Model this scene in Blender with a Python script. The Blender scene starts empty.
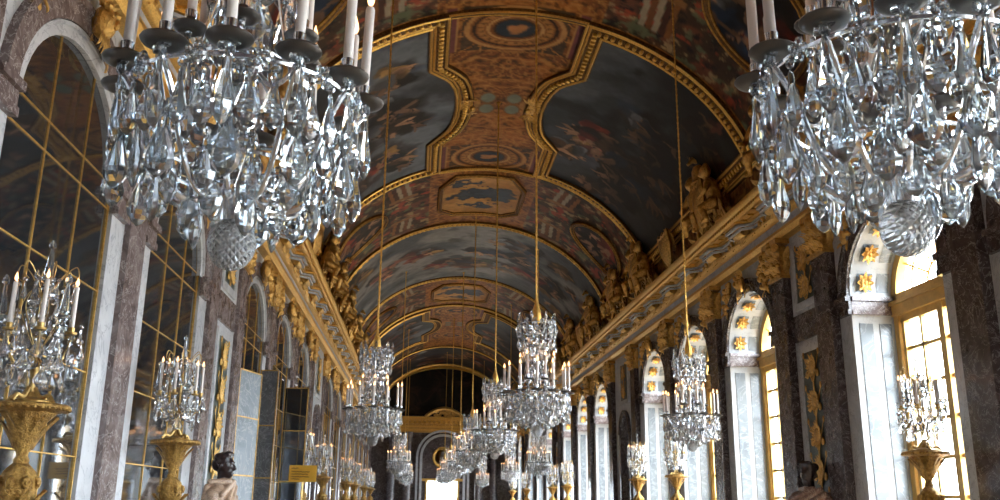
import bpy, bmesh, math, random
import numpy as np
from mathutils import Vector, Matrix
C = bpy.context.scene.collection
SC = bpy.context.scene
PI = math.pi

# ------------------------------------------------------------------ camera
cam_d = bpy.data.cameras.new('camera'); cam = bpy.data.objects.new('camera', cam_d); C.objects.link(cam)
R = Matrix(((0.9960453572, -0.0335809578, -0.0822554899),
            (-0.0882382147, -0.2657778739, -0.9599875498),
            (0.0103756070, 0.9634492244, -0.2676900049)))
cam.matrix_world = Matrix.Translation((-1.73, 0, 1.65)) @ R.to_4x4()
cam_d.sensor_width = 36.0; cam_d.sensor_fit = 'HORIZONTAL'; cam_d.lens = 36.0 * 903.0 / 1000.0
cam_d.clip_start = 0.02; cam_d.clip_end = 300
SC.camera = cam

# ------------------------------------------------------------------ daylight and exposure
w = bpy.data.worlds.new('daylight'); SC.world = w; w.use_nodes = True
bgn = w.node_tree.nodes['Background']
_nt = w.node_tree; _tc = _nt.nodes.new('ShaderNodeTexCoord'); _sx = _nt.nodes.new('ShaderNodeSeparateXYZ'); _cr = _nt.nodes.new('ShaderNodeValToRGB')
_nt.links.new(_tc.outputs['Generated'], _sx.inputs[0]); _ma = _nt.nodes.new('ShaderNodeMath'); _ma.operation = 'MULTIPLY_ADD'
_ma.inputs[1].default_value = .5; _ma.inputs[2].default_value = .5; _nt.links.new(_sx.outputs['Z'], _ma.inputs[0]); _nt.links.new(_ma.outputs[0], _cr.inputs[0])
_cr.color_ramp.elements[0].position = .46; _cr.color_ramp.elements[0].color = (.26, .25, .23, 1)      # terrace and gardens below the horizon
_cr.color_ramp.elements[1].position = .52; _cr.color_ramp.elements[1].color = (.76, .885, 1.0, 1)      # bright overcast sky
_nt.links.new(_cr.outputs[0], bgn.inputs['Color']); bgn.inputs['Strength'].default_value = 1.7
SC.view_settings.view_transform = 'Standard'; SC.view_settings.look = 'None'
SC.view_settings.gamma = 1.0; SC.view_settings.use_curve_mapping = False
SC.view_settings.exposure = 4.3
cy = SC.cycles
cy.max_bounces = 20; cy.diffuse_bounces = 6; cy.glossy_bounces = 6; cy.transmission_bounces = 18; cy.transparent_max_bounces = 12
cy.caustics_reflective = False; cy.caustics_refractive = False; cy.sample_clamp_indirect = 8.0
cy.use_denoising = True

# arcade centres along the hall (y), shared by windows (right) and mirrors (left)
ARCH = [-3.8, 0.2, 4.25, 8.3, 12.35, 18.2, 22.15, 26.1, 33.95, 37.95, 41.95, 47.8, 51.8, 55.8, 61.7]
HW, SPR, RISE = 1.3, 4.86, 1.09       # arch half width, springing height, rise
WX, PX = 5.1, 4.95                   # wall plane, pilaster face
Y0, Y1 = -6.5, 66.0
for i, yc in enumerate(ARCH):        # light portals standing in the window openings
    ld = bpy.data.lights.new('window_portal', 'AREA'); ld.shape = 'RECTANGLE'; ld.size = 5.6; ld.size_y = 2.3
    ld.cycles.is_portal = True
    lo = bpy.data.objects.new('window_portal', ld); C.objects.link(lo)
    lo.location = (6.2, yc, 3.1); lo.rotation_euler = (0, PI/2, 0)

# ------------------------------------------------------------------ materials
def nmat(name):
    m = bpy.data.materials.new(name); m.use_nodes = True
    nt = m.node_tree; return m, nt, nt.nodes['Principled BSDF']
def setp(b, **k):
    for n, v in k.items():
        n = n.replace('_', ' ')
        if n in b.inputs: b.inputs[n].default_value = v
def ramp(nt, fac, stops):
    r = nt.nodes.new('ShaderNodeValToRGB'); cr = r.color_ramp
    while len(cr.elements) < len(stops): cr.elements.new(0.5)
    for e, (p, c) in zip(cr.elements, stops): e.position = p; e.color = (*c, 1)
    nt.links.new(fac, r.inputs[0]); return r.outputs[0]
def noise(nt, scale, detail=5, rough=0.6, dist=0.0, vec=None, kind='Object'):
    t = nt.nodes.new('ShaderNodeTexCoord'); n = nt.nodes.new('ShaderNodeTexNoise')
    n.inputs['Scale'].default_value = scale; n.inputs['Detail'].default_value = detail
    n.inputs['Roughness'].default_value = rough; n.inputs['Distortion'].default_value = dist
    nt.links.new(vec if vec else t.outputs[kind], n.inputs['Vector']); return n.outputs['Fac']
def bump(nt, b, fac, strength, dist=0.02):
    bn = nt.nodes.new('ShaderNodeBump'); bn.inputs['Strength'].default_value = strength; bn.inputs['Distance'].default_value = dist
    nt.links.new(fac, bn.inputs['Height']); nt.links.new(bn.outputs[0], b.inputs['Normal'])
def marble(name, dark, mid, light, vein, scale=2.0, rough=0.25, veinw=0.035):
    m, nt, b = nmat(name)
    base = ramp(nt, noise(nt, scale, 7, .65, 1.2), [(.3, dark), (.5, mid), (.72, light)])
    v = noise(nt, scale*.9, 6, .6, 2.5)
    s = nt.nodes.new('ShaderNodeMath'); s.operation = 'SUBTRACT'; s.inputs[1].default_value = .5; nt.links.new(v, s.inputs[0])
    a = nt.nodes.new('ShaderNodeMath'); a.operation = 'ABSOLUTE'; nt.links.new(s.outputs[0], a.inputs[0])
    vm = ramp(nt, a.outputs[0], [(0, (1, 1, 1)), (veinw, (0, 0, 0))])
    mx = nt.nodes.new('ShaderNodeMix'); mx.data_type = 'RGBA'
    nt.links.new(vm, mx.inputs[0]); nt.links.new(base, mx.inputs[6]); mx.inputs[7].default_value = (*vein, 1)
    nt.links.new(mx.outputs[2], b.inputs['Base Color']); setp(b, Roughness=rough)
    return m
def gold(name, c1, c2, rough=.38, bs=0.6, scale=18):
    m, nt, b = nmat(name)
    n = noise(nt, scale, 4, .6)
    nt.links.new(ramp(nt, n, [(.35, c1), (.65, c2)]), b.inputs['Base Color'])
    setp(b, Metallic=.82, Roughness=rough); bump(nt, b, noise(nt, scale*2, 4, .65), bs, .03); return m
def plain(name, c, rough=.5, metal=0, var=.15, scale=6, **k):
    m, nt, b = nmat(name)
    lo = tuple(x*(1-var) for x in c); hi = tuple(min(1, x*(1+var)) for x in c)
    nt.links.new(ramp(nt, noise(nt, scale, 4), [(.3, lo), (.7, hi)]), b.inputs['Base Color'])
    setp(b, Roughness=rough, Metallic=metal, **k); return m
M = {}
M['white'] = marble('white_marble', (.46, .47, .49), (.60, .61, .63), (.72, .73, .75), (.33, .34, .37), 1.6, .3, .02)
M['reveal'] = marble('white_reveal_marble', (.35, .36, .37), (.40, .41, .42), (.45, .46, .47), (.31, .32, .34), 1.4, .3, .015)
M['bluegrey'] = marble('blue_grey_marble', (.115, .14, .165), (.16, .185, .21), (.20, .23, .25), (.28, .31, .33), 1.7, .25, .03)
M['palegrey'] = marble('pale_door_marble', (.17, .20, .235), (.23, .265, .30), (.29, .325, .35), (.38, .41, .43), 1.7, .25, .03)
M['greystripe'] = marble('grey_door_marble', (.13, .14, .16), (.19, .20, .22), (.27, .28, .30), (.42, .43, .45), 3.0, .25, .02)
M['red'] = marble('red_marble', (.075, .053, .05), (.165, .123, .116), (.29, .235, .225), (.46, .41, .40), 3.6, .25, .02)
M['dark'] = marble('dark_and_backlit_marble', (.03, .023, .025), (.068, .053, .057), (.13, .105, .11), (.38, .36, .37), 4.0, .2, .016)  # dark stone; on window-side pilasters and arches it carries painted backlit shade
M['strip'] = marble('grey_and_backlit_marble', (.42, .45, .49), (.56, .59, .63), (.66, .69, .73), (.3, .31, .35), 2.2, .3, .02)  # grey stone bands; for the window wall, marble with its backlit tone painted in
M['gold'] = gold('gilding', (.62, .36, .10), (.90, .60, .20))
M['gold_smooth'] = gold('gilded_moulding', (.66, .38, .09), (.90, .58, .16), .36, .3, 30)
M['gold_dark'] = gold('darker_gilding', (.48, .26, .07), (.80, .50, .15), .34, .8, 14)  # darker gilding; on window-side trophies the backlit shade is put into it
M['torch_gold'] = gold('carved_wood_gilding', (.26, .135, .035), (.62, .38, .11), .36, .9, 26)
M['gold_recess'] = gold('recess_shade_gilding', (.10, .045, .014), (.24, .12, .035), .5, .7, 22)  # carved bands darkened: shade of the recesses painted into the gilding
M['bronze'] = gold('gilt_bronze', (.40, .25, .08), (.62, .42, .15), .3, .2, 30)
M['gold_paint'] = plain('gold_window_paint', (.62, .38, .10), .45, .25)
M['silver'] = plain('silvered_metal', (.85, .86, .88), .16, 1.0, .1)
M['pan'] = plain('dark_drip_pan', (.12, .115, .11), .3, .9, .2)
M['wax'] = plain('candle_wax', (.90, .83, .77), .4, 0, .03)
M['parquet'] = None
m, nt, b = nmat('oak_parquet')
t = nt.nodes.new('ShaderNodeTexCoord'); br = nt.nodes.new('ShaderNodeTexBrick'); nt.links.new(t.outputs['Object'], br.inputs['Vector'])
br.inputs['Scale'].default_value = 1.1; br.inputs['Color1'].default_value = (.34, .245, .16, 1); br.inputs['Color2'].default_value = (.42, .305, .20, 1)
br.inputs['Mortar'].default_value = (.08, .04, .02, 1); br.inputs['Mortar Size'].default_value = .008
nt.links.new(br.outputs['Color'], b.inputs['Base Color']); setp(b, Roughness=.32); M['parquet'] = m
m, nt, b = nmat('old_mirror_glass')
nt.links.new(ramp(nt, noise(nt, .8, 5, .6), [(.3, (.19, .205, .225)), (.7, (.26, .275, .295))]), b.inputs['Base Color'])
setp(b, Metallic=.91, Roughness=.035); bump(nt, b, noise(nt, 1.2, 2), .04, .02); M['mirror'] = m
m, nt, b = nmat('painted_canvas')
at = nt.nodes.new('ShaderNodeAttribute'); at.attribute_name = 'paint'
nt.links.new(at.outputs['Color'], b.inputs['Base Color']); setp(b, Roughness=.45, Specular_IOR_Level=.12)
bump(nt, b, noise(nt, 14, 4), .12, .02); M['paint'] = m
m, nt, b = nmat('cut_crystal')
setp(b, Base_Color=(.86, .94, 1.0, 1), Roughness=.0, IOR=1.6, Transmission_Weight=.93); M['crystal'] = m
m, nt, b = nmat('brightened_crystal')      # paler copy of cut crystal, extra brightness put in for farther pieces and candelabra
setp(b, Base_Color=(.95, .975, 1.0, 1), Roughness=.0, IOR=1.68, Transmission_Weight=.90); M['facets'] = m
m, nt, b = nmat('lattice_cut_crystal')
setp(b, Base_Color=(.94, .97, 1.0, 1), Roughness=.16, IOR=1.48, Transmission_Weight=.72); M['lattice'] = m
_t = nt.nodes.new('ShaderNodeTexCoord'); _h = None      # criss-cross cutting
for _rz in (PI/4, -PI/4):
    _mp = nt.nodes.new('ShaderNodeMapping'); _mp.inputs['Rotation'].default_value = (0, _rz, 0); nt.links.new(_t.outputs['Object'], _mp.inputs['Vector'])
    _w = nt.nodes.new('ShaderNodeTexWave'); _w.bands_direction = 'X'; _w.inputs['Scale'].default_value = 17; nt.links.new(_mp.outputs[0], _w.inputs['Vector'])
    if _h is None: _h = _w.outputs['Fac']
    else:
        _mn = nt.nodes.new('ShaderNodeMath'); _mn.operation = 'MINIMUM'; nt.links.new(_h, _mn.inputs[0]); nt.links.new(_w.outputs['Fac'], _mn.inputs[1]); _h = _mn.outputs[0]
bump(nt, b, _h, 1.0, .012)
m = bpy.data.materials.new('candle_flame'); m.use_nodes = True; nt = m.node_tree
for n in list(nt.nodes): nt.nodes.remove(n)
o_ = nt.nodes.new('ShaderNodeOutputMaterial'); e_ = nt.nodes.new('ShaderNodeEmission')
e_.inputs[0].default_value = (1.0, .48, .20, 1); e_.inputs[1].default_value = .28; nt.links.new(e_.outputs[0], o_.inputs[0])
m.cycles.emission_sampling = 'NONE'; M['flame'] = m
m = bpy.data.materials.new('thin_window_glass'); m.use_nodes = True; nt = m.node_tree
for n in list(nt.nodes): nt.nodes.remove(n)
o_ = nt.nodes.new('ShaderNodeOutputMaterial'); tr = nt.nodes.new('ShaderNodeBsdfTransparent'); gl = nt.nodes.new('ShaderNodeBsdfGlossy')
mx = nt.nodes.new('ShaderNodeMixShader'); mx.inputs[0].default_value = .06; gl.inputs['Roughness'].default_value = .05
nt.links.new(tr.outputs[0], mx.inputs[1]); nt.links.new(gl.outputs[0], mx.inputs[2]); nt.links.new(mx.outputs[0], o_.inputs[0]); M['pane'] = m
M['porphyry'] = plain('dark_porphyry', (.035, .022, .022), .25, 0, .4, 25)
M['drape'] = marble('pale_draped_marble', (.38, .25, .17), (.56, .39, .27), (.68, .50, .37), (.2, .12, .09), 5, .35, .02)
M['pinkdrape'] = marble('red_veined_draped_marble', (.14, .07, .05), (.24, .13, .09), (.34, .21, .15), (.5, .4, .33), 7, .3, .03)
M['statue'] = plain('grey_statue_marble', (.16, .14, .13), .4, 0, .3, 9)
M['sign'] = plain('ochre_sign_board', (.62, .33, .03), .45, 0, .06)
M['ink'] = plain('sign_lettering', (.12, .05, .01), .6)
M['panelgreen'] = marble('dark_green_panel', (.03, .045, .045), (.055, .075, .07), (.09, .115, .11), (.13, .16, .15), 3, .3, .02)
M['black'] = plain('dark_recess', (.025, .02, .02), .6)

# ------------------------------------------------------------------ mesh helpers
class MB:
    def __init__(s): s.v = []; s.f = []
    def add(s, vs, fs):
        o = len(s.v); s.v.extend([tuple(q) for q in vs]); s.f.extend([tuple(i+o for i in q) for q in fs]); return s
    def box(s, x0, x1, y0, y1, z0, z1):
        vs = [(x, y, z) for x in (x0, x1) for y in (y0, y1) for z in (z0, z1)]
        return s.add(vs, [(0, 1, 3, 2), (4, 6, 7, 5), (0, 4, 5, 1), (2, 3, 7, 6), (0, 2, 6, 4), (1, 5, 7, 3)])
    def obox(s, c, sz, rot):
        vs = [Vector(c) + rot @ Vector((x*sz[0]/2, y*sz[1]/2, z*sz[2]/2)) for x in (-1, 1) for y in (-1, 1) for z in (-1, 1)]
        return s.add(vs, [(0, 1, 3, 2), (4, 6, 7, 5), (0, 4, 5, 1), (2, 3, 7, 6), (0, 2, 6, 4), (1, 5, 7, 3)])
    def tube(s, pts, r, n=6, cap=True):
        pts = [Vector(p) for p in pts]; k = len(pts)
        rs = r if isinstance(r, (list, tuple)) else [r]*k
        t0 = (pts[1]-pts[0]).normalized()
        up = Vector((0, 0, 1)) if abs(t0.z) < .9 else Vector((1, 0, 0))
        vs = []
        for i, p in enumerate(pts):
            t = (pts[min(i+1, k-1)] - pts[max(i-1, 0)]).normalized()
            a = (up - t*up.dot(t))
            a = a.normalized() if a.length > 1e-6 else t.orthogonal().normalized()
            bb = t.cross(a); up = a
            for j in range(n):
                q = 2*PI*j/n; vs.append(p + (a*math.cos(q) + bb*math.sin(q))*rs[i])
        fs = [(i*n+j, i*n+(j+1) % n, (i+1)*n+(j+1) % n, (i+1)*n+j) for i in range(k-1) for j in range(n)]
        if cap: fs += [tuple(range(n-1, -1, -1)), tuple((k-1)*n+j for j in range(n))]
        return s.add(vs, fs)
    def lathe(s, prof, n=12, c=(0, 0, 0), rot=None, flat=1.0, mod=None):
        vs = []; k = len(prof)
        for i, (r, z) in enumerate(prof):
            for j in range(n):
                q = 2*PI*j/n; rr = r*(mod(q, z) if mod else 1)
                p = Vector((rr*math.cos(q), rr*math.sin(q)*flat, z))
                if rot: p = rot @ p
                vs.append(p + Vector(c))
        fs = [(i*n+j, i*n+(j+1) % n, (i+1)*n+(j+1) % n, (i+1)*n+j) for i in range(k-1) for j in range(n)]
        fs += [tuple(range(n-1, -1, -1)), tuple((k-1)*n+j for j in range(n))]
        return s.add(vs, fs)
    def ell(s, c, r, n=8, m=5, rot=None):
        prof = [(max(math.sin(PI*i/m), .02), -math.cos(PI*i/m)) for i in range(m+1)]
        vs = []
        for a, z in prof:
            for j in range(n):
                q = 2*PI*j/n; p = Vector((a*math.cos(q)*r[0], a*math.sin(q)*r[1], z*r[2]))
                if rot: p = rot @ p
                vs.append(p + Vector(c))
        fs = [(i*n+j, i*n+(j+1) % n, (i+1)*n+(j+1) % n, (i+1)*n+j) for i in range(m) for j in range(n)]
        fs += [tuple(range(n-1, -1, -1)), tuple(m*n+j for j in range(n))]
        return s.add(vs, fs)
    def leaf(s, base, d, side, L, W, curl=.35):
        # a curled acanthus-like leaf with a raised midrib; d = growth direction, side = across
        d = Vector(d).normalized(); sd = Vector(side).normalized(); nn = d.cross(sd)
        prof = [(0, .35), (.25, .85), (.5, 1), (.75, .7), (1, .12)]; vs = []
        for t_, w_ in prof:
            c = Vector(base) + d*L*(t_-.25*curl*t_**3) + nn*L*curl*t_**2*.8
            vs += [c - sd*W*w_*.5 - nn*W*.12, c + nn*W*.12, c + sd*W*w_*.5 - nn*W*.12, c - nn*W*.2]
        fs = []
        for i in range(4):
            o = i*4
            fs += [(o, o+1, o+5, o+4), (o+1, o+2, o+6, o+5), (o+2, o+3, o+7, o+6), (o+3, o, o+4, o+7)]
        fs += [(3, 2, 1, 0), (16, 17, 18, 19)]
        return s.add(vs, fs)
    def prism_y(s, prof, y0, y1, sx=1):
        k = len(prof); vs = [(x*sx, y, z) for y in (y0, y1) for x, z in prof]
        fs = [(i, (i+1) % k, k+(i+1) % k, k+i) for i in range(k)] + [tuple(range(k-1, -1, -1)), tuple(range(k, 2*k))]
        return s.add(vs, fs)
    def mesh(s, name, mat=None, smooth=True, ang=42, recalc=True):
        me = bpy.data.meshes.new(name); me.from_pydata(s.v, [], s.f)
        if recalc:
            bm = bmesh.new(); bm.from_mesh(me); bmesh.ops.recalc_face_normals(bm, faces=bm.faces); bm.to_mesh(me); bm.free()
        if mat: me.materials.append(mat)
        if smooth:
            me.shade_smooth()
            me.set_sharp_from_angle(angle=math.radians(ang))
        me.update(); return me
    def build(s, name, mat, parent=None, **k):
        return link(name, s.mesh(name, mat, **k), parent)
def link(name, me, parent=None, loc=None, rot=None, scale=None):
    o = bpy.data.objects.new(name, me); C.objects.link(o)
    if parent: o.parent = parent
    if loc is not None: o.location = loc
    if rot is not None: o.rotation_euler = rot
    if scale is not None: o.scale = scale
    return o
def empty(name, loc, rz=0): return link(name, None, None, loc, (0, 0, rz))
def tag(o, label=None, cat=None, group=None, kind=None):
    if label: o['label'] = label
    if cat: o['category'] = cat
    if group: o['group'] = group
    if kind: o['kind'] = kind
    return o
def struct(o, label=None): o['kind'] = 'structure'; return o
def copy_tree(o, parent=None):
    c = o.copy(); C.objects.link(c); c.parent = parent
    for ch in list(o.children): copy_tree(ch, c)
    return c
def blobs(name, caps, voxel, mat, smooth_it=4):
    # one continuous body: capsules (p0, r0, p1, r1) fused by a voxel remesh
    mb = MB()
    for p0, r0, p1, r1 in caps:
        p0 = Vector(p0); p1 = Vector(p1); d = p1-p0; L = d.length
        if L < 1e-5: mb.ell(p0, (r0, r0, r0), 12, 8); continue
        q = d.to_track_quat('Z', 'Y').to_matrix(); prof = []
        for i in range(5): a = -PI/2 + PI/2*i/4; prof.append((max(r0*math.cos(a), .001), r0*math.sin(a)))
        for i in range(5): a = PI/2*i/4; prof.append((max(r1*math.cos(a), .001), L + r1*math.sin(a)))
        mb.lathe(prof, 12, p0, q)
    o = mb.build(name, mat, smooth=False)
    md = o.modifiers.new('r', 'REMESH'); md.mode = 'VOXEL'; md.voxel_size = voxel
    ms = o.modifiers.new('s', 'SMOOTH'); ms.iterations = smooth_it; ms.factor = .5
    dg = bpy.context.evaluated_depsgraph_get(); dg.update()
    me = bpy.data.meshes.new_from_object(o.evaluated_get(dg)); me.name = name
    bpy.data.objects.remove(o)
    me.materials.clear(); me.materials.append(mat); me.shade_smooth()
    return me

# ------------------------------------------------------------------ room shell
mb = MB(); mb.box(-5.3, 6.3, Y0, Y1, -.1, 0); struct(mb.build('floor', M['parquet'], smooth=False))
def arch_pts(yc, hw=HW, spr=SPR, rise=RISE, n=20):
    return [(yc - hw*math.cos(PI*i/n), spr + rise*math.sin(PI*i/n)) for i in range(n+1)]
def wall(sx, openings, ztop=7.35):
    """wall face with arched openings: list of (yc, hw, spring, rise, z0)"""
    mb = MB(); X = sx*WX; y = Y0
    def quad(ya, za, yb, zb, zc, zd): mb.add([(X, ya, za), (X, yb, zb), (X, yb, zd), (X, ya, zc)], [(0, 1, 2, 3)])
    for yc, hw, spr, rise, z0 in openings:
        quad(y, 0, yc-hw, 0, ztop, ztop)
        if z0 > 0: quad(yc-hw, 0, yc+hw, 0, z0, z0)
        pts = arch_pts(yc, hw, spr, rise)
        for a, b2 in zip(pts[:-1], pts[1:]): quad(a[0], a[1], b2[0], b2[1], ztop, ztop)
        y = yc+hw
    quad(y, 0, Y1, 0, ztop, ztop)
    return mb
NICHE = [30.02]; TROPHY = [15.2, 44.9, 58.75]; TSH = {-1: .32, 1: 0.0}      # reliefs sit a little further on along the mirror wall
ops = sorted([(y, HW, SPR, RISE, 0) for y in ARCH] + [(y, .62, 3.85, .6, 1.0) for y in NICHE])
struct(wall(1, ops).build('wall_right', M['strip'], smooth=False))  # greyer than the mirror wall: backlit tone put into the colour
struct(wall(-1, ops).build('wall_left', M['white'], smooth=False))
# end walls
def endwall(name, y, door):
    mb = MB()
    def q(x0, x1, z0, z1): mb.add([(x0, y, z0), (x1, y, z0), (x1, y, z1), (x0, y, z1)], [(0, 1, 2, 3)])
    if door:
        q(-5.1, -1.05, 0, 6.5); q(1.05, 5.1, 0, 6.5)
        q(-1.05, 1.05, 2.95, 6.5); q(-5.1, 5.1, 6.5, 11.4)
    else: q(-5.1, 5.1, 0, 11.4)
    return struct(mb.build(name, M['dark'], smooth=False))
endwall('wall_far', Y1, True); endwall('wall_near', Y0, False)

# ------------------------------------------------------------------ vault geometry
VA, VB, VZ = 4.9, 4.0, 7.2
def vp(th, y, h=0.0):
    a = math.radians(th); x = VA*math.sin(a); z = VZ + VB*math.cos(a)
    nx, nz = -math.sin(a)/VA, -math.cos(a)/VB; l = math.hypot(nx, nz)
    return Vector((x + nx/l*h, y, z + nz/l*h))
def vn(th):
    a = math.radians(th); v = Vector((-math.sin(a)/VA, 0, -math.cos(a)/VB)); return v.normalized()
DEG = 0.0795   # metres of vault surface per degree, on average

# ---- numpy painting tools
def vnoise(x, y, seed):
    xi = np.floor(x).astype(np.int64); yi = np.floor(y).astype(np.int64); xf = x-xi; yf = y-yi
    def h(a, b2):
        k = (a*374761393 + b2*668265263 + seed*1442695041) & 0xffffffff
        k = ((k ^ (k >> 13))*1274126177) & 0xffffffff
        return ((k ^ (k >> 16)) & 0xffff)/65535.0
    u = xf*xf*(3-2*xf); v = yf*yf*(3-2*yf)
    return (h(xi, yi)*(1-u)+h(xi+1, yi)*u)*(1-v) + (h(xi, yi+1)*(1-u)+h(xi+1, yi+1)*u)*v
def fbm(x, y, seed, o=5):
    s = 0; a = .5
    for i in range(o): s = s + a*vnoise(x*2**i, y*2**i, seed+i*17); a *= .5
    return s/(1-.5**o)
def sstep(a, b2, x): t_ = np.clip((x-a)/(b2-a), 0, 1); return t_*t_*(3-2*t_)
def lay(col, mask, c): return col*(1-mask[..., None]) + np.array(c)*mask[..., None]
def dab(col, U, V, cu, cv, L, W, a, c, op=.92, soft=.45):
    R_ = max(L, W)*1.3
    sel = np.nonzero((np.abs(U-cu) < R_) & (np.abs(V-cv) < R_))
    if len(sel[0]) == 0: return
    du = U[sel]-cu; dv = V[sel]-cv
    e = ((du*math.cos(a)+dv*math.sin(a))/L)**2 + ((-du*math.sin(a)+dv*math.cos(a))/W)**2
    m_ = ((1-sstep(1-soft, 1.15, e))*op)[:, None]
    col[sel] = col[sel]*(1-m_) + np.array(c)*m_
def paint_scene(U, V, seed, sky, clusters):
    """figure painting: cloudy ground with groups of draped figures (U across, V along, metres)"""
    rnd = random.Random(seed)
    n1 = fbm(U*.5+V*.25, V*.75, seed); n2 = fbm(U*1.5, V*1.5, seed+5)
    col = np.zeros(U.shape+(3,)) + np.array(sky[0])
    col = lay(col, sstep(.35, .65, n1), sky[1]); col = lay(col, sstep(.55, .8, n2)*.7, sky[2])
    WU = U + (fbm(U*3, V*3, seed+9)-.5)*.28; WV = V + (fbm(U*3+40, V*3, seed+13)-.5)*.28
    tone = lambda c, k: tuple(min(1, x*k) for x in c)
    for (cu, cv, ru, rv, n, pal) in clusters:
        for i in range(6):       # shadowed cloud or rock the figures rest on
            a = rnd.uniform(-.6, .6); dab(col, WU, WV, cu+rnd.uniform(-.7, .7)*ru, cv+rnd.uniform(-.7, .7)*rv, ru*rnd.uniform(.5, 1), rv*rnd.uniform(.3, .6), a, rnd.choice((DRK, UMB, BLU)), .55, .9)
        for i in range(max(3, n//6)):
            q = rnd.random()**.7; ph = rnd.uniform(0, 2*PI); fu = cu+ru*q*math.cos(ph); fv = cv+rv*q*math.sin(ph)
            s_ = rnd.uniform(.9, 1.6); a = rnd.uniform(0, PI); dr = rnd.choice(pal); k = rnd.uniform(.5, 1.05)
            dab(col, WU, WV, fu+.12*s_, fv-.1*s_, .42*s_, .26*s_, a+.5, DRK, .7, .8)
            for j in range(6):   # drapery with lighter and darker folds
                dab(col, WU, WV, fu+rnd.uniform(-.18, .18)*s_, fv+rnd.uniform(-.18, .18)*s_, .30*s_*rnd.uniform(.5, 1), .17*s_*rnd.uniform(.5, 1.1), a+rnd.uniform(-.7, .7), tone(dr, k*rnd.uniform(.35, 1.35)), .85)
            fl = tone(FLESH, k*rnd.uniform(.55, 1.0))
            ca, sa = math.cos(a), math.sin(a)
            dab(col, WU, WV, fu+.2*s_*ca, fv+.2*s_*sa, .17*s_, .09*s_, a, fl)
            dab(col, WU, WV, fu+.42*s_*ca, fv+.42*s_*sa, .055*s_, .05*s_, a, tone(fl, .9)); dab(col, WU, WV, fu+.45*s_*ca, fv+.45*s_*sa, .05*s_, .03*s_, a+1.2, DRK)
            for j in range(3):
                la = a+rnd.uniform(-1.8, 1.8); dab(col, WU, WV, fu+(.1*ca+.22*math.cos(la))*s_, fv+(.1*sa+.22*math.sin(la))*s_, .18*s_, .04*s_, la, tone(fl, rnd.uniform(.7, 1.15)))
    col *= (.78+.44*fbm(U*7, V*7, seed+3))[..., None]
    return np.clip(col, 0, 1)
FLESH = (.70, .42, .26); OCH = (.50, .31, .12); RED = (.38, .075, .05); BLU = (.06, .10, .17); DRK = (.03, .022, .018); UMB = (.11, .06, .035); GRY = (.34, .35, .37); ROSE = (.50, .20, .15); GRN = (.08, .10, .06)
PAL1 = [UMB, GRY, OCH, DRK, RED, ROSE]; PAL2 = [DRK, BLU, GRY, UMB, DRK]; PAL3 = [UMB, ROSE, RED, DRK, DRK, OCH]; PAL4 = [GRY, OCH, UMB, BLU, GRN, DRK]

def vault_grid(name, ths, ys, colfun, h, parent=None, inside=None):
    """painted sheet following the vault; colours per vertex, faces outside 'inside' dropped"""
    ths = np.asarray(ths, float); ys = np.asarray(ys, float)
    T, Y = np.meshgrid(ths, ys); a = np.radians(T)
    nx = -np.sin(a)/VA; nz = -np.cos(a)/VB; l = np.hypot(nx, nz)
    P = np.stack([VA*np.sin(a)+nx/l*h, Y, VZ+VB*np.cos(a)+nz/l*h], -1).reshape(-1, 3)
    col = .95*colfun(T, Y).reshape(-1, 3)**1.28
    nt_, ny_ = len(ths), len(ys); i = np.arange(nt_*ny_).reshape(ny_, nt_)
    Q = np.stack([i[:-1, :-1], i[1:, :-1], i[1:, 1:], i[:-1, 1:]], -1).reshape(-1, 4)
    if inside is not None:
        tc = ((T[:-1, :-1]+T[1:, 1:])/2).ravel(); yc = ((Y[:-1, :-1]+Y[1:, 1:])/2).ravel(); Q = Q[inside(tc, yc)]
    me = bpy.data.meshes.new(name); me.vertices.add(len(P)); me.vertices.foreach_set('co', P.ravel().astype(np.float32))
    me.loops.add(len(Q)*4); me.loops.foreach_set('vertex_index', Q.ravel().astype(np.int32))
    me.polygons.add(len(Q)); me.polygons.foreach_set('loop_start', np.arange(0, len(Q)*4, 4, dtype=np.int32))
    me.polygons.foreach_set('use_smooth', np.ones(len(Q), bool)); me.update(calc_edges=True)
    at_ = me.color_attributes.new('paint', 'FLOAT_COLOR', 'POINT')
    at_.data.foreach_set('color', np.concatenate([col, np.ones((len(col), 1))], 1).ravel().astype(np.float32))
    me.materials.append(M['paint']); return link(name, me, parent)
def inpoly(poly):
    P = np.array(poly)
    def f(x, y):
        r = np.zeros(len(x), bool); j = len(P)-1
        for i in range(len(P)):
            c = ((P[i, 1] > y) != (P[j, 1] > y)) & (x < (P[j, 0]-P[i, 0])*(y-P[i, 1])/(P[j, 1]-P[i, 1]+1e-12)+P[i, 0])
            r ^= c; j = i
        return r
    return f
def densify(path, step=.12, closed=True):
    out = []; k = len(path)
    for i in range(k if closed else k-1):
        a = path[i]; b2 = path[(i+1) % k]; L = math.hypot((b2[0]-a[0])*DEG, b2[1]-a[1]); n = max(1, int(L/step))
        for j in range(n): out.append((a[0]+(b2[0]-a[0])*j/n, a[1]+(b2[1]-a[1])*j/n))
    if not closed: out.append(path[-1])
    return out
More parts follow.
